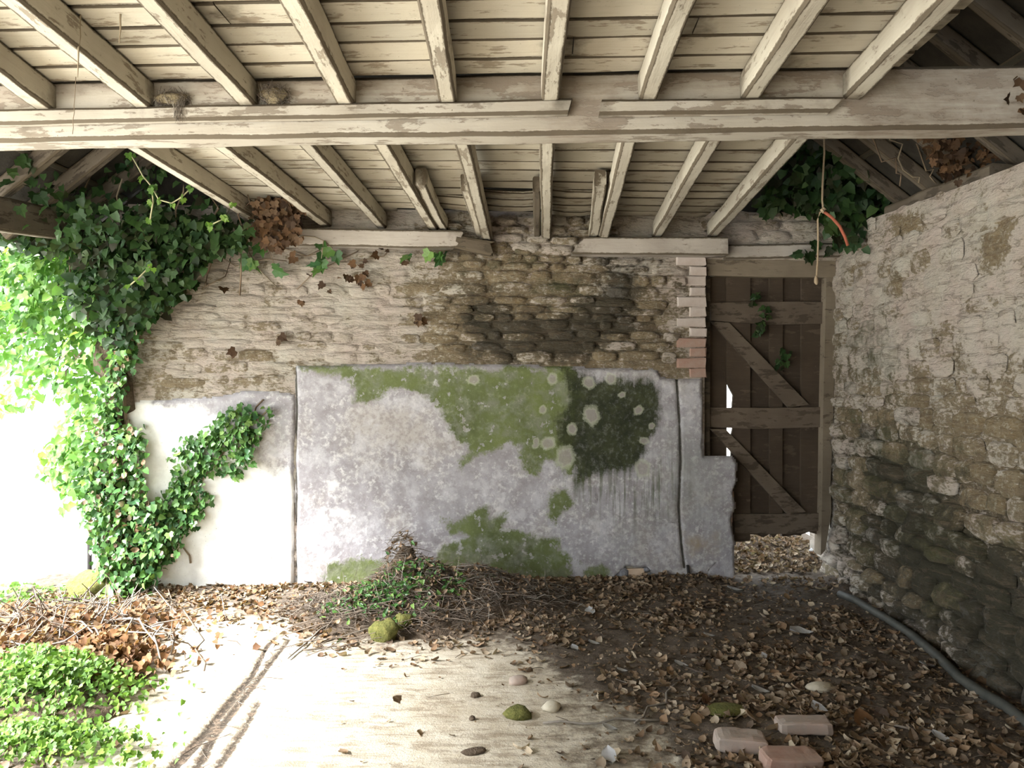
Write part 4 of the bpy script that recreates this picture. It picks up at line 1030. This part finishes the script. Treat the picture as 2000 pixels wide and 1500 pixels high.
rw3 = empty('dead_bracken', on_z(170, 1300)); tag(rw3, 'heap of rust coloured dead bracken and creeper at the left', 'dead plants')
cb = on_z(190, 1330); cc_ = on_z(130, 1250)
P = np.concatenate([mound_pts(cb.x, cb.y+.05, .24, .30, .20, 800), mound_pts(cc_.x, cc_.y, .55, .5, .15, 1300), mound_pts(on_z(60, 1210).x, 4.6, .5, .3, .10, 350)])
foliage(rw3, P, .036, M['rust'], tmpl=LQ, n_ind=290, face=(0, -.5, .7), spread=1.3)
nt = 260; c = mound_pts(cc_.x, cc_.y, .6, .55, .18, nt)
nr = NR.randn(nt, 3)*np.array([.6, .6, 1.0]); o = scatter('twig', TWIG, c-np.array(rw3.location), frames(nr, NR.rand(nt)*6.28), .12+.22*NR.rand(nt), M['twig'], rw3); o.name = 'twigs'; o['kind'] = 'stuff'
strands(rw3, [wobble(on_z(120+30*i, 1190+18*(i % 4), .1+.05*(i % 3)), on_z(200+25*i, 1260+25*(i % 3), .04), 6, .05, 200+i) for i in range(9)], .005, M['twig'], 'stem')
for (X, Y, Z, s) in ((cb.x-.15, cb.y-.02, -.01, (.38, .26, .10)), (rw1.location.x-.1, rw1.location.y+.1, -.02, (.40, .22, .14))):
    lump('soil_mound', Vector((X, Y, Z))-rw3.location, s, M['mound'], rw3, 9, 3, .3)

# ================================================================== HEAP AGAINST THE WALL
heap = empty('rubbish_heap', (on_z(800, 1190).x, 4.95, 0)); tag(heap, 'heap of dead twigs, hay and cut stems against the green stained render', 'heap')
hp = [(-.72, 5.10, .15, .15, .36), (-.62, 4.98, .32, .28, .23), (-.26, 5.02, .36, .26, .19), (-.75, 4.72, .42, .28, .15), (.05, 5.0, .32, .24, .11), (-1.05, 4.80, .34, .24, .08), (-.55, 4.52, .36, .18, .08)]
def hz(X, Y):
    h = 0
    for (cx, cy, sx, sy, a) in hp: h = np.maximum(h, a*np.exp(-((X-cx)/sx)**2*.9-((Y-cy)/sy)**2*.9)) + .12*a*np.exp(-((X-cx)/sx)**2-((Y-cy)/sy)**2)
    return h
us = np.arange(-1.6, .55, .02); vs = np.arange(4.15, 5.50, .02); U, Vv = np.meshgrid(us, vs, indexing='ij'); U = U.ravel(); Vv = Vv.ravel()
Z = hz(U, Vv)*(.80+.25*fbm(np.stack([U, Vv, 0*U], 1), 9, 3, 70))-.012; P = np.stack([U, Vv, Z], 1)
Fs = grid_faces(len(us), len(vs)); ok = Z > .004; ok &= Vv < YB+WB*U-.02; Fs = Fs[ok[Fs].any(1)]; Fs = Fs[(Vv[Fs] < YB-.06+WB*U[Fs]).all(1)]
used = np.unique(Fs); mp = -np.ones(len(U), int); mp[used] = np.arange(len(used))
mesh_obj('mound', P[used]-np.array(heap.location), mp[Fs], M['mound'], heap, smooth=True)
def on_heap(n, lo=.03):
    out = []
    while len(out) < n:
        X = R.uniform(-1.5, .45); Y = R.uniform(4.2, 5.42+WB*X-.03); h = float(hz(X, Y))
        if h > lo*R.random()*2.2+.01: out.append((X, Y, h))
    return np.array(out)
n = 3600; P = on_heap(n); P[:, 2] += NR.rand(n)*.035
nr = NR.randn(n, 3)*np.array([.35, .35, 1]); nr[:, 2] = abs(nr[:, 2])+.4
o = scatter('twigs', TWIG, P-np.array(heap.location), frames(nr, NR.rand(n)*6.28), .05+.13*NR.rand(n)**2, M['twig'], heap); o['kind'] = 'stuff'
# single stems: long ones raking out to the front left, and upright bits at the back
tw = tmesh('twig', TWIG, M['twig'], .3)
for k in range(90):
    if k < 34:
        px, py = R.uniform(585, 760), R.uniform(1170, 1260); p = on_z(px, py, .03); p.z = float(hz(p.x, p.y))+.03
        ax = Vector((R.uniform(.7, 1.2), R.uniform(.1, .9), R.uniform(-.02, .22))); s = R.uniform(.15, .42)
    elif k < 60:
        p = on_heap(1)[0]; p = Vector(p)+Vector((0, 0, .05)); ax = Vector((R.uniform(-.5, .3), R.uniform(-.1, .1), 1)); s = R.uniform(.10, .24)
    else:
        p = Vector(on_heap(1)[0])+Vector((0, 0, .03)); ax = Vector((R.uniform(-1, 1), R.uniform(-.6, .6), R.uniform(-.2, .3))); s = R.uniform(.12, .3)
    Mx = ax.to_track_quat('X', 'Z').to_matrix().to_4x4()
    Mx = Matrix.Translation(p-heap.location) @ Mx @ Matrix.Scale(s, 4) @ Matrix.Diagonal((1, .5, .5, 1))
    inst('twig', tw, Mx, heap)
P = np.concatenate([on_z(R.uniform(680, 800), R.uniform(1165, 1225))[:] and np.array([[R.gauss(-.80, .14), R.gauss(4.66, .13), 0] for _ in range(460)]), np.array([[R.uniform(-.75, -.3), R.uniform(4.75, 4.95), 0] for _ in range(100)])])
P[:, 2] = hz(P[:, 0], P[:, 1])+.015+.03*NR.rand(len(P))
sp_ = empty('green_sprigs', (0, 0, 0)); 
bpy.data.objects.remove(sp_)
ms = [tmesh('sprig_leaf', LQn, M['ivy'], k/4) for k in range(4)]; Rm = frames(np.array([0, -.5, .8])+NR.randn(len(P), 3)*.5, NR.rand(len(P))*6.28)
for k in range(200): inst('sprig_leaf', ms[k % 4], mat4(Rm[k], P[k]-np.array(heap.location), R.uniform(.025, .045)), heap)
o = scatter('sprig_foliage', LQn, P[200:]-np.array(heap.location), Rm[200:], .025+.02*NR.rand(len(P)-200), M['ivy'], heap); o['kind'] = 'stuff'
n = 900; P = on_heap(n, .05); P[:, 2] += .005+NR.rand(n)*.03
o = scatter('dead_foliage', CURLS[3], P-np.array(heap.location), frames(np.array([0, -.3, .8])+NR.randn(n, 3)*.8, NR.rand(n)*6.28), .018+.035*NR.rand(n), M['dead'], heap, NR.rand(n)*.5); o['kind'] = 'stuff'
def fuzz(name, root, c, s, n, tm, mat, size):
    q = NR.randn(n, 3); q /= np.linalg.norm(q, axis=1, keepdims=True); P = q*np.array(s)*(.93+.2*NR.rand(n, 1))+np.array(c)
    o = scatter(name, tm, P, frames(q+NR.randn(n, 3)*.6, NR.rand(n)*6.28), size*(.5+NR.rand(n)), mat, root); o['kind'] = 'stuff'; return o
p = on_z(752, 1252, .0); p.z = .05
ms_ = lump('moss_clump', p, (.075, .06, .075), M['mossball'], None, 5, 3, .4); tag(ms_, 'ball of yellow green moss on the slab in front of the twig heap', 'moss')
p = on_z(785, 1244, .0); p.z = .04
ms_ = lump('moss_clump', p+Vector((0, .06, .03)), (.055, .05, .045), M['mossball'], None, 8, 3, .45); tag(ms_, 'smaller brownish moss lump tucked behind the yellow green moss ball', 'moss')
p = on_z(183, 1165, .0); p.z = .05
ms_ = lump('mossy_stone', p, (.16, .12, .13), M['mossball'], None, 12, 3, .35); tag(ms_, 'moss covered stone at the foot of the wall end', 'stone')

# ================================================================== LITTER ON THE FLOOR
def soil_dens(x, y):
    s = poly_sd(x, y, SLAB); d = np.clip(.45-s/120, 0.0, 1)
    d = np.maximum(d, .16*np.clip((x-900)/300, 0, 1)); return np.maximum(d, .012)
def floor_pts(n, rule):
    out = []
    while sum(map(len, out)) < n:
        X = NR.uniform(-3.2, 2.3, n*3); Y = NR.uniform(2.6, 5.6, n*3); ok = (X < XR+WR*Y-.10) & (Y < YB+WB*X-.04)
        X, Y = X[ok], Y[ok]; x, y = proj(np.stack([X, Y, 0*X], 1)); d = rule(x, y, X, Y); k = NR.rand(len(X)) < d; out.append(np.stack([X[k], Y[k]], 1))
    q = np.concatenate(out)[:n]; z, _ = floor_z(q[:, 0], q[:, 1]); return np.column_stack([q, z])
clump = lambda X, Y: np.clip(.55+1.1*fbm(np.stack([X, Y, 0*X], 1), 3.5, 3, 91), .05, 1.3)
def rule_leaf(x, y, X, Y):
    d = soil_dens(x, y)*clump(X, Y)
    d = d*1.0*np.where((x > 1300) & (y < 1180), .45, 1)*np.where(x < 560, 1.1, 1)
    d = d*(1+1.3*np.exp(-((YB+WB*X-Y)/.28)**2)*(x < 1440))
    return np.clip(d*.60, 0, 1)
n = 300; P = floor_pts(n, lambda x, y, X, Y: rule_leaf(x, y, X, Y)*np.clip((y-1050)/450, 0, 1)**.9*np.where(x < 620, .30, 1)*(x > -60)*(x < 2060))
lm = [tmesh('fallen_leaf', c_, M['dead'], .0) for c_ in CURLS]
for k in range(n):
    t = Matrix.Rotation(R.uniform(0, 6.28), 4, 'Z') @ Matrix.Rotation(R.uniform(-.5, .5), 4, 'X') @ Matrix.Rotation(R.uniform(-.5, .5), 4, 'Y')
    s = R.uniform(.042, .082)
    o = inst('fallen_leaf', lm[k % 5], Matrix.Translation(P[k]+np.array([0, 0, .006])) @ t @ Matrix.Scale(s, 4))
    lx, ly = proj(P[k:k+1]); sd_ = poly_sd(lx, ly, SLAB)[0]
    if sd_ > 25 and lx[0] < 1150: tag(o, 'brown dead leaf lying singly on the pale concrete slab', 'leaf', 'dead leaves on the slab')
    elif lx[0] < 700: tag(o, 'brown dead leaf lying at the left, between the slab and the white wall', 'leaf', 'dead leaves by the white wall')
    elif ly[0] < 1240: tag(o, 'curled dead leaf on the dark earth near the back wall and door', 'leaf', 'dead leaves near the back wall')
    elif lx[0] < 1450: tag(o, 'curled tan dead leaf on the earth beside the right edge of the slab', 'leaf', 'dead leaves beside the slab')
    else: tag(o, 'curled brown dead leaf on the dark earth between the bricks and the hose', 'leaf', 'dead leaves near the hose')
P = []; 
lit = empty('leaf_litter', (0, 0, 0)); bpy.data.objects.remove(lit)
def litter(name, n, tm, mat, smin, smax, rule, lab, tilt=.45, pw=1.6, lift=.005):
    P = floor_pts(n, rule); P[:, 2] += lift; nr = np.array([0, 0, 1.0])+NR.randn(n, 3)*tilt; nr[:, 2] = abs(nr[:, 2])
    o = scatter(name, tm, P, frames(nr, NR.rand(n)*6.28), smin+(smax-smin)*NR.rand(n)**pw, mat); tag(o, lab, 'litter', kind='stuff'); return o
for i in range(3):
    litter('leaf_litter', 2700, CURLS[i], M['dead'], .020, .058, rule_leaf, ['brown leaf litter spread over the dark earth', 'broken curled leaves among the brown litter', 'flat tan leaves mixed into the floor litter'][i])
litter('leaf_crumbs', 5200, LQ, M['dead'], .008, .022, lambda x, y, X, Y: np.clip(soil_dens(x, y)*.9, 0, 1), 'tiny crumbs of broken leaf over the earth floor')
litter('twig_litter', 1500, TWIG, M['twig'], .03, .14, lambda x, y, X, Y: np.clip(soil_dens(x, y)*.5+1.6*np.clip(1-line_d(x, y, CRB)/28, 0, 1)*(y > 1240), 0, 1)*(.4+.6*(x < 700)), 'thin grey twigs strewn over the floor', .15, 2.0)
litter('orange_litter', 1300, CURLS[4], M['rust'], .025, .058, lambda x, y, X, Y: ((x < 640) & (y < 1250) | (x < 330) & (y < 1340))*1.0*np.clip(clump(X, Y), .2, 1)*np.clip(.5-poly_sd(x, y, SLAB)/40, 0, 1), 'orange dead leaves along the foot of the white wall')
litter('gravel_bits', 1600, lump('tmp', (0, 0, 0), (.5, .5, .4), None, None, 3, 1) and ([(-.5,-.4,0),(.5,-.3,0),(.3,.5,0),(-.4,.4,0),(0,0,.5)], [(0,1,4),(1,2,4),(2,3,4),(3,0,4)]), M['dead'], .006, .022, lambda x, y, X, Y: np.clip(soil_dens(x, y)+.02*(x > 500), 0, 1)*(x > 600), 'small grit and crumbs on slab and earth', .2, 2.5, .0)
for o in [o for o in bpy.data.objects if o.name.startswith('tmp')]: bpy.data.objects.remove(o)

# debris in the light under the door
dn = empty('leaf_pile', on_back(1510, 1085, -.25)); tag(dn, 'sunlit bank of dead leaves outside, seen under the plank door', 'dead leaves')
n = 900; q = NR.rand(n, 2); X = 1.50+q[:, 0]*.95; Y = 5.72+q[:, 1]*.9; Z = .03+.10*np.clip((Y-5.75)/.5, 0, 1)*(1+.5*fbm(np.stack([X, Y, 0*X], 1), 5, 2, 7)); P = np.stack([X, Y, Z], 1)-np.array(dn.location)
ms = [tmesh('leaf', c_, M['dead'], .3) for c_ in CURLS]; Rm = frames(np.array([0, -.3, 1.0])+NR.randn(n, 3)*.6, NR.rand(n)*6.28)
for k in range(120): inst('leaf', ms[k % 5], mat4(Rm[k], P[k], R.uniform(.03, .06)), dn)
o = scatter('leaf_mass', CURLS[0], P[120:], Rm[120:], .025+.035*NR.rand(n-120), M['dead'], dn); o['kind'] = 'stuff'
us = np.arange(1.42, 2.6, .03); vs = np.arange(5.72, 7.2, .03); U, Vv = np.meshgrid(us, vs, indexing='ij'); U = U.ravel(); Vv = Vv.ravel()
Zb = .0+.11*np.clip((Vv-5.72)/.5, 0, 1)*(1+.5*fbm(np.stack([U, Vv, 0*U], 1), 5, 2, 7))+.01
mesh_obj('earth_bank', np.stack([U, Vv, Zb], 1)-np.array(dn.location), grid_faces(len(us), len(vs)), M['mound'], dn, smooth=True)
# earth bank outside at the left, behind the wall end
# ================================================================== SINGLE THINGS ON THE FLOOR
def loose_brick(px, py, wd, dp, ht, rz, tilt, mat, lab):
    import bmesh
    bm_ = bmesh.new(); bmesh.ops.create_cube(bm_, size=1); bmesh.ops.scale(bm_, vec=(wd, dp, ht), verts=bm_.verts)
    bmesh.ops.subdivide_edges(bm_, edges=bm_.edges[:], cuts=6, use_grid_fill=True)
    V = np.array([v.co[:] for v in bm_.verts]); Fs = [tuple(v.index for v in f.verts) for f in bm_.faces]; bm_.free()
    hs_ = np.array([wd, dp, ht])/2; q = V/hs_; nq = (np.abs(q)**7).sum(1)**(1/7.); V = V/np.maximum(nq, 1e-6)[:, None]*np.abs(q).max(1)[:, None]
    V = V*(1+.13*fbm(V+px, 14, 3, 5)[:, None]); V[:, 2] += .005*fbm(V+px, 30, 3, 3)
    p = on_z(px, py, ht*.5); o = mesh_obj('brick', V, Fs, mat, None, fields={'tint': [.5]*len(V)}); o.location = (p.x, p.y, fz(p.x, p.y)+ht*.42); o.rotation_euler = (tilt, tilt*.5, rz)
    tag(o, lab, 'brick', 'loose bricks on the earth floor'); return o
M['brickpale'] = m_plain('pale_pink_brick', (.30, .265, .23), (.38, .275, .225), 11, .92, .6, .01)
loose_brick(1446, 1456, .195, .105, .060, -.12, .06, M['brickpale'], 'pink and white brick, left one of the three loose bricks')
loose_brick(1568, 1428, .215, .105, .050, -.05, -.05, M['brickpale'], 'pale grey pink brick lying behind the other two')
loose_brick(1545, 1488, .225, .110, .060, .10, .08, M['brickred'], 'salmon red brick half cut off by the lower picture edge')
def stone(px, py, s, mat, lab, cat='stone', name='stone', n=2, seed=0, rough=.35, rz=.3, grp=None):
    p = on_z(px, py, s[2]*.4); o = lump(name, (p.x, p.y, fz(p.x, p.y)+s[2]*.55), s, mat, None, seed, n, rough); o.rotation_euler = (0, 0, rz); tag(o, lab, cat, grp); return o
M['palestuff'] = m_plain('pale_grey_sheet', (.62, .63, .64), (.48, .48, .48), 9, .8, .6, .01)
stone(1850, 1262, (.060, .040, .045), M['pebble'], 'rounded pale stone between the hose and the right wall', seed=31)
stone(1078, 1382, (.045, .035, .025), M['pebble'], 'angular cream stone on the dusty slab', seed=33)
stone(1012, 1330, (.050, .035, .025), M['brickpale'], 'pinkish brick fragment at the edge of the slab', 'stone', 'brick_fragment', seed=34)
stone(1600, 1350, (.070, .045, .022), M['pebble'], 'flat tan stone among leaves right of centre', seed=35)
stone(1596, 1098, (.085, .05, .045), M['palestuff'], 'white stone at the right foot of the door frame', seed=36)
stone(928, 1358, (.022, .016, .016), M['mound'], 'small dark clod on the pale slab', 'clod', 'earth_clod', seed=37)
stone(922, 1404, (.014, .012, .012), M['mound'], 'tiny dark clod nearer than the other clod', 'clod', 'earth_clod', seed=38)
stone(925, 1468, (.05, .022, .014), M['mound'], 'flat dark clod at the bottom of the slab', 'clod', 'earth_clod', seed=39)
stone(1010, 1395, (.060, .05, .03), M['mossball'], 'dull green moss patch at the slab edge', 'moss', 'moss_clump', seed=40)
stone(1418, 1395, (.10, .06, .018), M['mossball'], 'low green moss patch above the loose bricks', 'moss', 'moss_clump', seed=41)
# pale sheets and bleached leaves
def sheet(px, py, s, rz, tm, mat, lab, name, cat, tilt=.15):
    p = on_z(px, py, .015); me = tmesh(name, tm, mat, R.random())
    o = inst(name, me, Matrix.Translation((p.x, p.y, fz(p.x, p.y)+.012)) @ Matrix.Rotation(rz, 4, 'Z') @ Matrix.Rotation(tilt, 4, 'X') @ Matrix.Diagonal((s[0], s[1], s[0]*.8, 1)))
    for p_ in me.polygons: p_.use_smooth = True
    tag(o, lab, cat); return o
flat = leaf_curl(.1, .2, .5, 8); crump = leaf_curl(.25, .5, .5, 11)
sheet(1565, 1243, (.115, .13), 1.45, crump, M['palestuff'], 'crumpled white scrap lying on the earth right of centre', 'paper_scrap', 'scrap')
for (px, py, s, rz, lb) in ((1190,1480,.085,.1,'silver grey leaf standing at the bottom of the slab'), (1485,1358,.075,1.2,'silvery narrow leaf above the loose bricks'), (1600,1388,.085,.4,'folded silver leaf right of centre'),
                            (1152,1200,.075,.2,'grey white leaf near the heap on dark earth'), (1160,1262,.06,1.3,'blue grey leaf left of centre on the earth'), (1122,1272,.05,.6,'small white leaf beside a blue grey one'),
                            (1330,1304,.065,1.1,'thin silvery leaf in the middle of the litter'), (1215,1312,.05,1.4,'short white leaf left of the thin silvery one'), (1385,1252,.06,1.5,'long pale leaf near the paper scrap'),
                            (1840,1455,.075,.7,'big grey leaf in the lower right corner'), (1495,1290,.055,.5,'upright pale leaf below the paper scrap'), (1190,1425,.06,1.2,'white leaf on the dusty slab edge'),
                            (1435,1155,.10,1.5,'pale bark strip on dark earth before the door'), (1810,1308,.07,1.4,'grey leaf beside the hose')):
    sheet(px, py, (s, s*1.1), rz, CURLS[int(px) % 5], M['pale'], lb, 'bleached_leaf', 'leaf', .25)['group'] = 'bleached leaves on the floor'
for (px, py, s, rz, lb) in ((1685,1415,.10,.3,'large orange tan leaf standing right of the bricks'), (1380,1378,.065,.8,'pinkish orange leaf left of the bricks'), (1358,1412,.06,.2,'tan leaf beside the left brick'), (1536,1172,.05,.3,'upright cream leaf before the door')):
    sheet(px, py, (s, s), rz, CURLS[2], M['rust'], lb, 'fallen_leaf', 'leaf', .7)
# hose along the right wall
hp_ = [on_z(x, y, .03) for x, y in ((1640,1165),(1672,1178),(1700,1196),(1740,1222),(1785,1252),(1830,1290),(1875,1330),(1920,1362),(1965,1392),(2030,1436),(2120,1500))]
for p in hp_: p.z = fz(p.x, p.y)+.022
hs = tube('hose', hp_, .024, M['pipe'], None, 12); tag(hs, 'long dark grey hose lying along the foot of the right wall', 'hose')
# iron pin at the crack in the render
pin = timber('iron_pin', on_back(1347, 1140, .06), on_back(1343, 1104, .06), .018, .022, M['black'], up=(0, 1, 0), rough=.001, seed=700, bev=.003, step=.03)
tag(pin, 'short black iron pin upright at the foot of the cracked render', 'pin')
# sticks
for k, (a, b, lb) in enumerate((((1060,1418),(1290,1415),'long thin brown stick lying across the dusty slab edge'), ((1240,1420),(1330,1345),'curved brown twig rising right from the slab'), ((560,1290),(680,1200),'brown bramble stem raking from the groove to the heap'),
                            ((700,1262),(590,1275),'thin dark stem on the slab left of the moss ball'), ((1336,1310),(1380,1328),'short orange stem in the middle litter'), ((1740,1430),(1850,1460),'grey stick in the lower right litter'))):
    p0, p1 = on_z(*a), on_z(*b); pts = wobble(p0, p1, 6, .03, k+300)
    for p in pts: p.z = fz(p.x, p.y)+.012
    tag(tube('stick', pts, .005, M['twig'], None, 6, .1*k), lb, 'stick', 'loose sticks on the floor')

# ================================================================== NESTS, ROPE, HANGING ROOTS
for k, (px, py, s, lb) in enumerate(((338,194,(.060,.035,.022),'left straw nest on the ledger with a wisp hanging over its edge'), (536,188,(.055,.035,.030),'right round straw nest on the ledger between two joists'))):
    p = on_beam(px, py, .02); root = empty('bird_nest', p); tag(root, lb, 'nest', 'straw nests on the ledger')
    lump('nest_cup', (0, 0, 0), s, M['nest'], root, k+5, 3, .4); fuzz('straw', root, (0, 0, 0), s, 260, TWIG, M['twig'], .05)
    if k == 0:
        c0 = (on_beam(350, 215, .05)-p); n = 60; P = np.array([c0+Vector((R.gauss(0, .010), R.gauss(0, .006), R.uniform(-.03, .03))) for _ in range(n)])
        o = scatter('hanging_straw', TWIG, P, frames(NR.randn(n, 3)*np.array([1, 1, .2]), 1.57+NR.randn(n)*.4), .03+.03*NR.rand(n), M['twig'], root); o['kind'] = 'stuff'
for px, py, lb in ((548,288,'cobweb wisp'),):
    pass
rope = empty('rope', at(1608, 262, 4.9)); tag(rope, 'thin sisal rope hanging from the beam in front of the door', 'rope')
def rl(q, Y): return [at(x, y, Y)-rope.location for x, y in q]
tube('strand', rl([(1609,225),(1610,300),(1607,350),(1606,390),(1608,412)], 4.9), .0065, M['rope'], rope, 8)
tube('strand', rl([(1608,412),(1601,415),(1597,430),(1598,470),(1597,510),(1594,550)], 4.9), .006, M['rope'], rope, 8)
tube('knot', rl([(1604,408),(1608,414),(1612,410),(1606,406)], 4.88), .011, M['rope'], rope, 8)
lump('frayed_end', rl([(1594, 548)], 4.9)[0], (.012, .012, .03), M['rope'], rope, 4, 2, .4)
rc = tube('red_cord', [at(x, y, 4.92) for x, y in ((1610,414),(1625,425),(1640,442),(1650,462),(1656,480))], .010, M['redcord'], None, 8); tag(rc, 'red cord tied to the hanging rope', 'cord')
for k, (a, b, Yd, lb) in enumerate((((156,-10),(152,152),2.5,'left dark root hanging down from the near ceiling'), ((237,-10),(233,85),2.5,'right dark root hanging down from the near ceiling'))):
    tag(tube('hanging_root', wobble(at(*a, Yd), at(*b, Yd), 8, .003, k+400), [.003]*6+[.0025, .002, .001], M['vine'], None, 6, .5), lb, 'root')
for k, (a, b) in enumerate((((149,205),(142,262)),)):
    pass
tag(tube('wire', wobble(at(148, 150, 2.85), at(142, 262, 2.85), 8, .003, 77), .0012, M['vine'], None, 5, .5), 'fine dark thread hanging in front of the main beam at the left', 'thread')

# ================================================================== OUTSIDE AT THE LEFT
lw = empty('low_wall', (-3.6, 5.75, 0)); tag(lw, 'low white painted wall outside at the far left', 'wall')
def obox(name, x0, x1, y0, y1, z0, z1, mat, root):
    L = root.location; V = [(x-L.x, y-L.y, z-L.z) for z in (z0, z1) for x, y in ((x0, y0), (x1, y0), (x1, y1), (x0, y1))]
    return mesh_obj(name, V, [(3, 2, 1, 0), (4, 5, 6, 7), (0, 1, 5, 4), (1, 2, 6, 5), (2, 3, 7, 6), (3, 0, 4, 7)], mat, root)
obox('wall_body', -5.2, -3.16, 5.72, 5.86, -.08, .24, M['plaster'], lw)
obox('coping', -5.22, -3.14, 5.70, 5.88, .24, .27, M['plaster'], lw)
st = empty('stone_block', at(67, 1060, 5.8)); tag(st, 'grey and tan stone block on the low white wall', 'stone')
lump('grey_half', (-.06, 0, .015), (.055, .05, .035), M['stonegrey'], st, 71, 2, .2); lump('tan_half', (.08, 0, .02), (.09, .05, .03), M['bricktan'], st, 72, 2, .2)
ps = timber('post', at(175, 1132, 5.66), at(175, 1058, 5.66), .028, .028, M['black'], up=(0, 1, 0), seed=720, rough=.001); tag(ps, 'black iron post at the right end of the low white wall', 'post')
gl = empty('ground_plants', on_z(90, 1150)); tag(gl, 'sparse yellow green ground plants before the low white wall', 'weeds')
q = sample_poly([(-20,1136),(170,1140),(250,1170),(180,1190),(-20,1200)], 420); P = np.array([on_z(a, b, .01+.04*R.random()) for a, b in q]); foliage(gl, P, .032, M['weed'], n_ind=200, face=(0, -.3, .9))
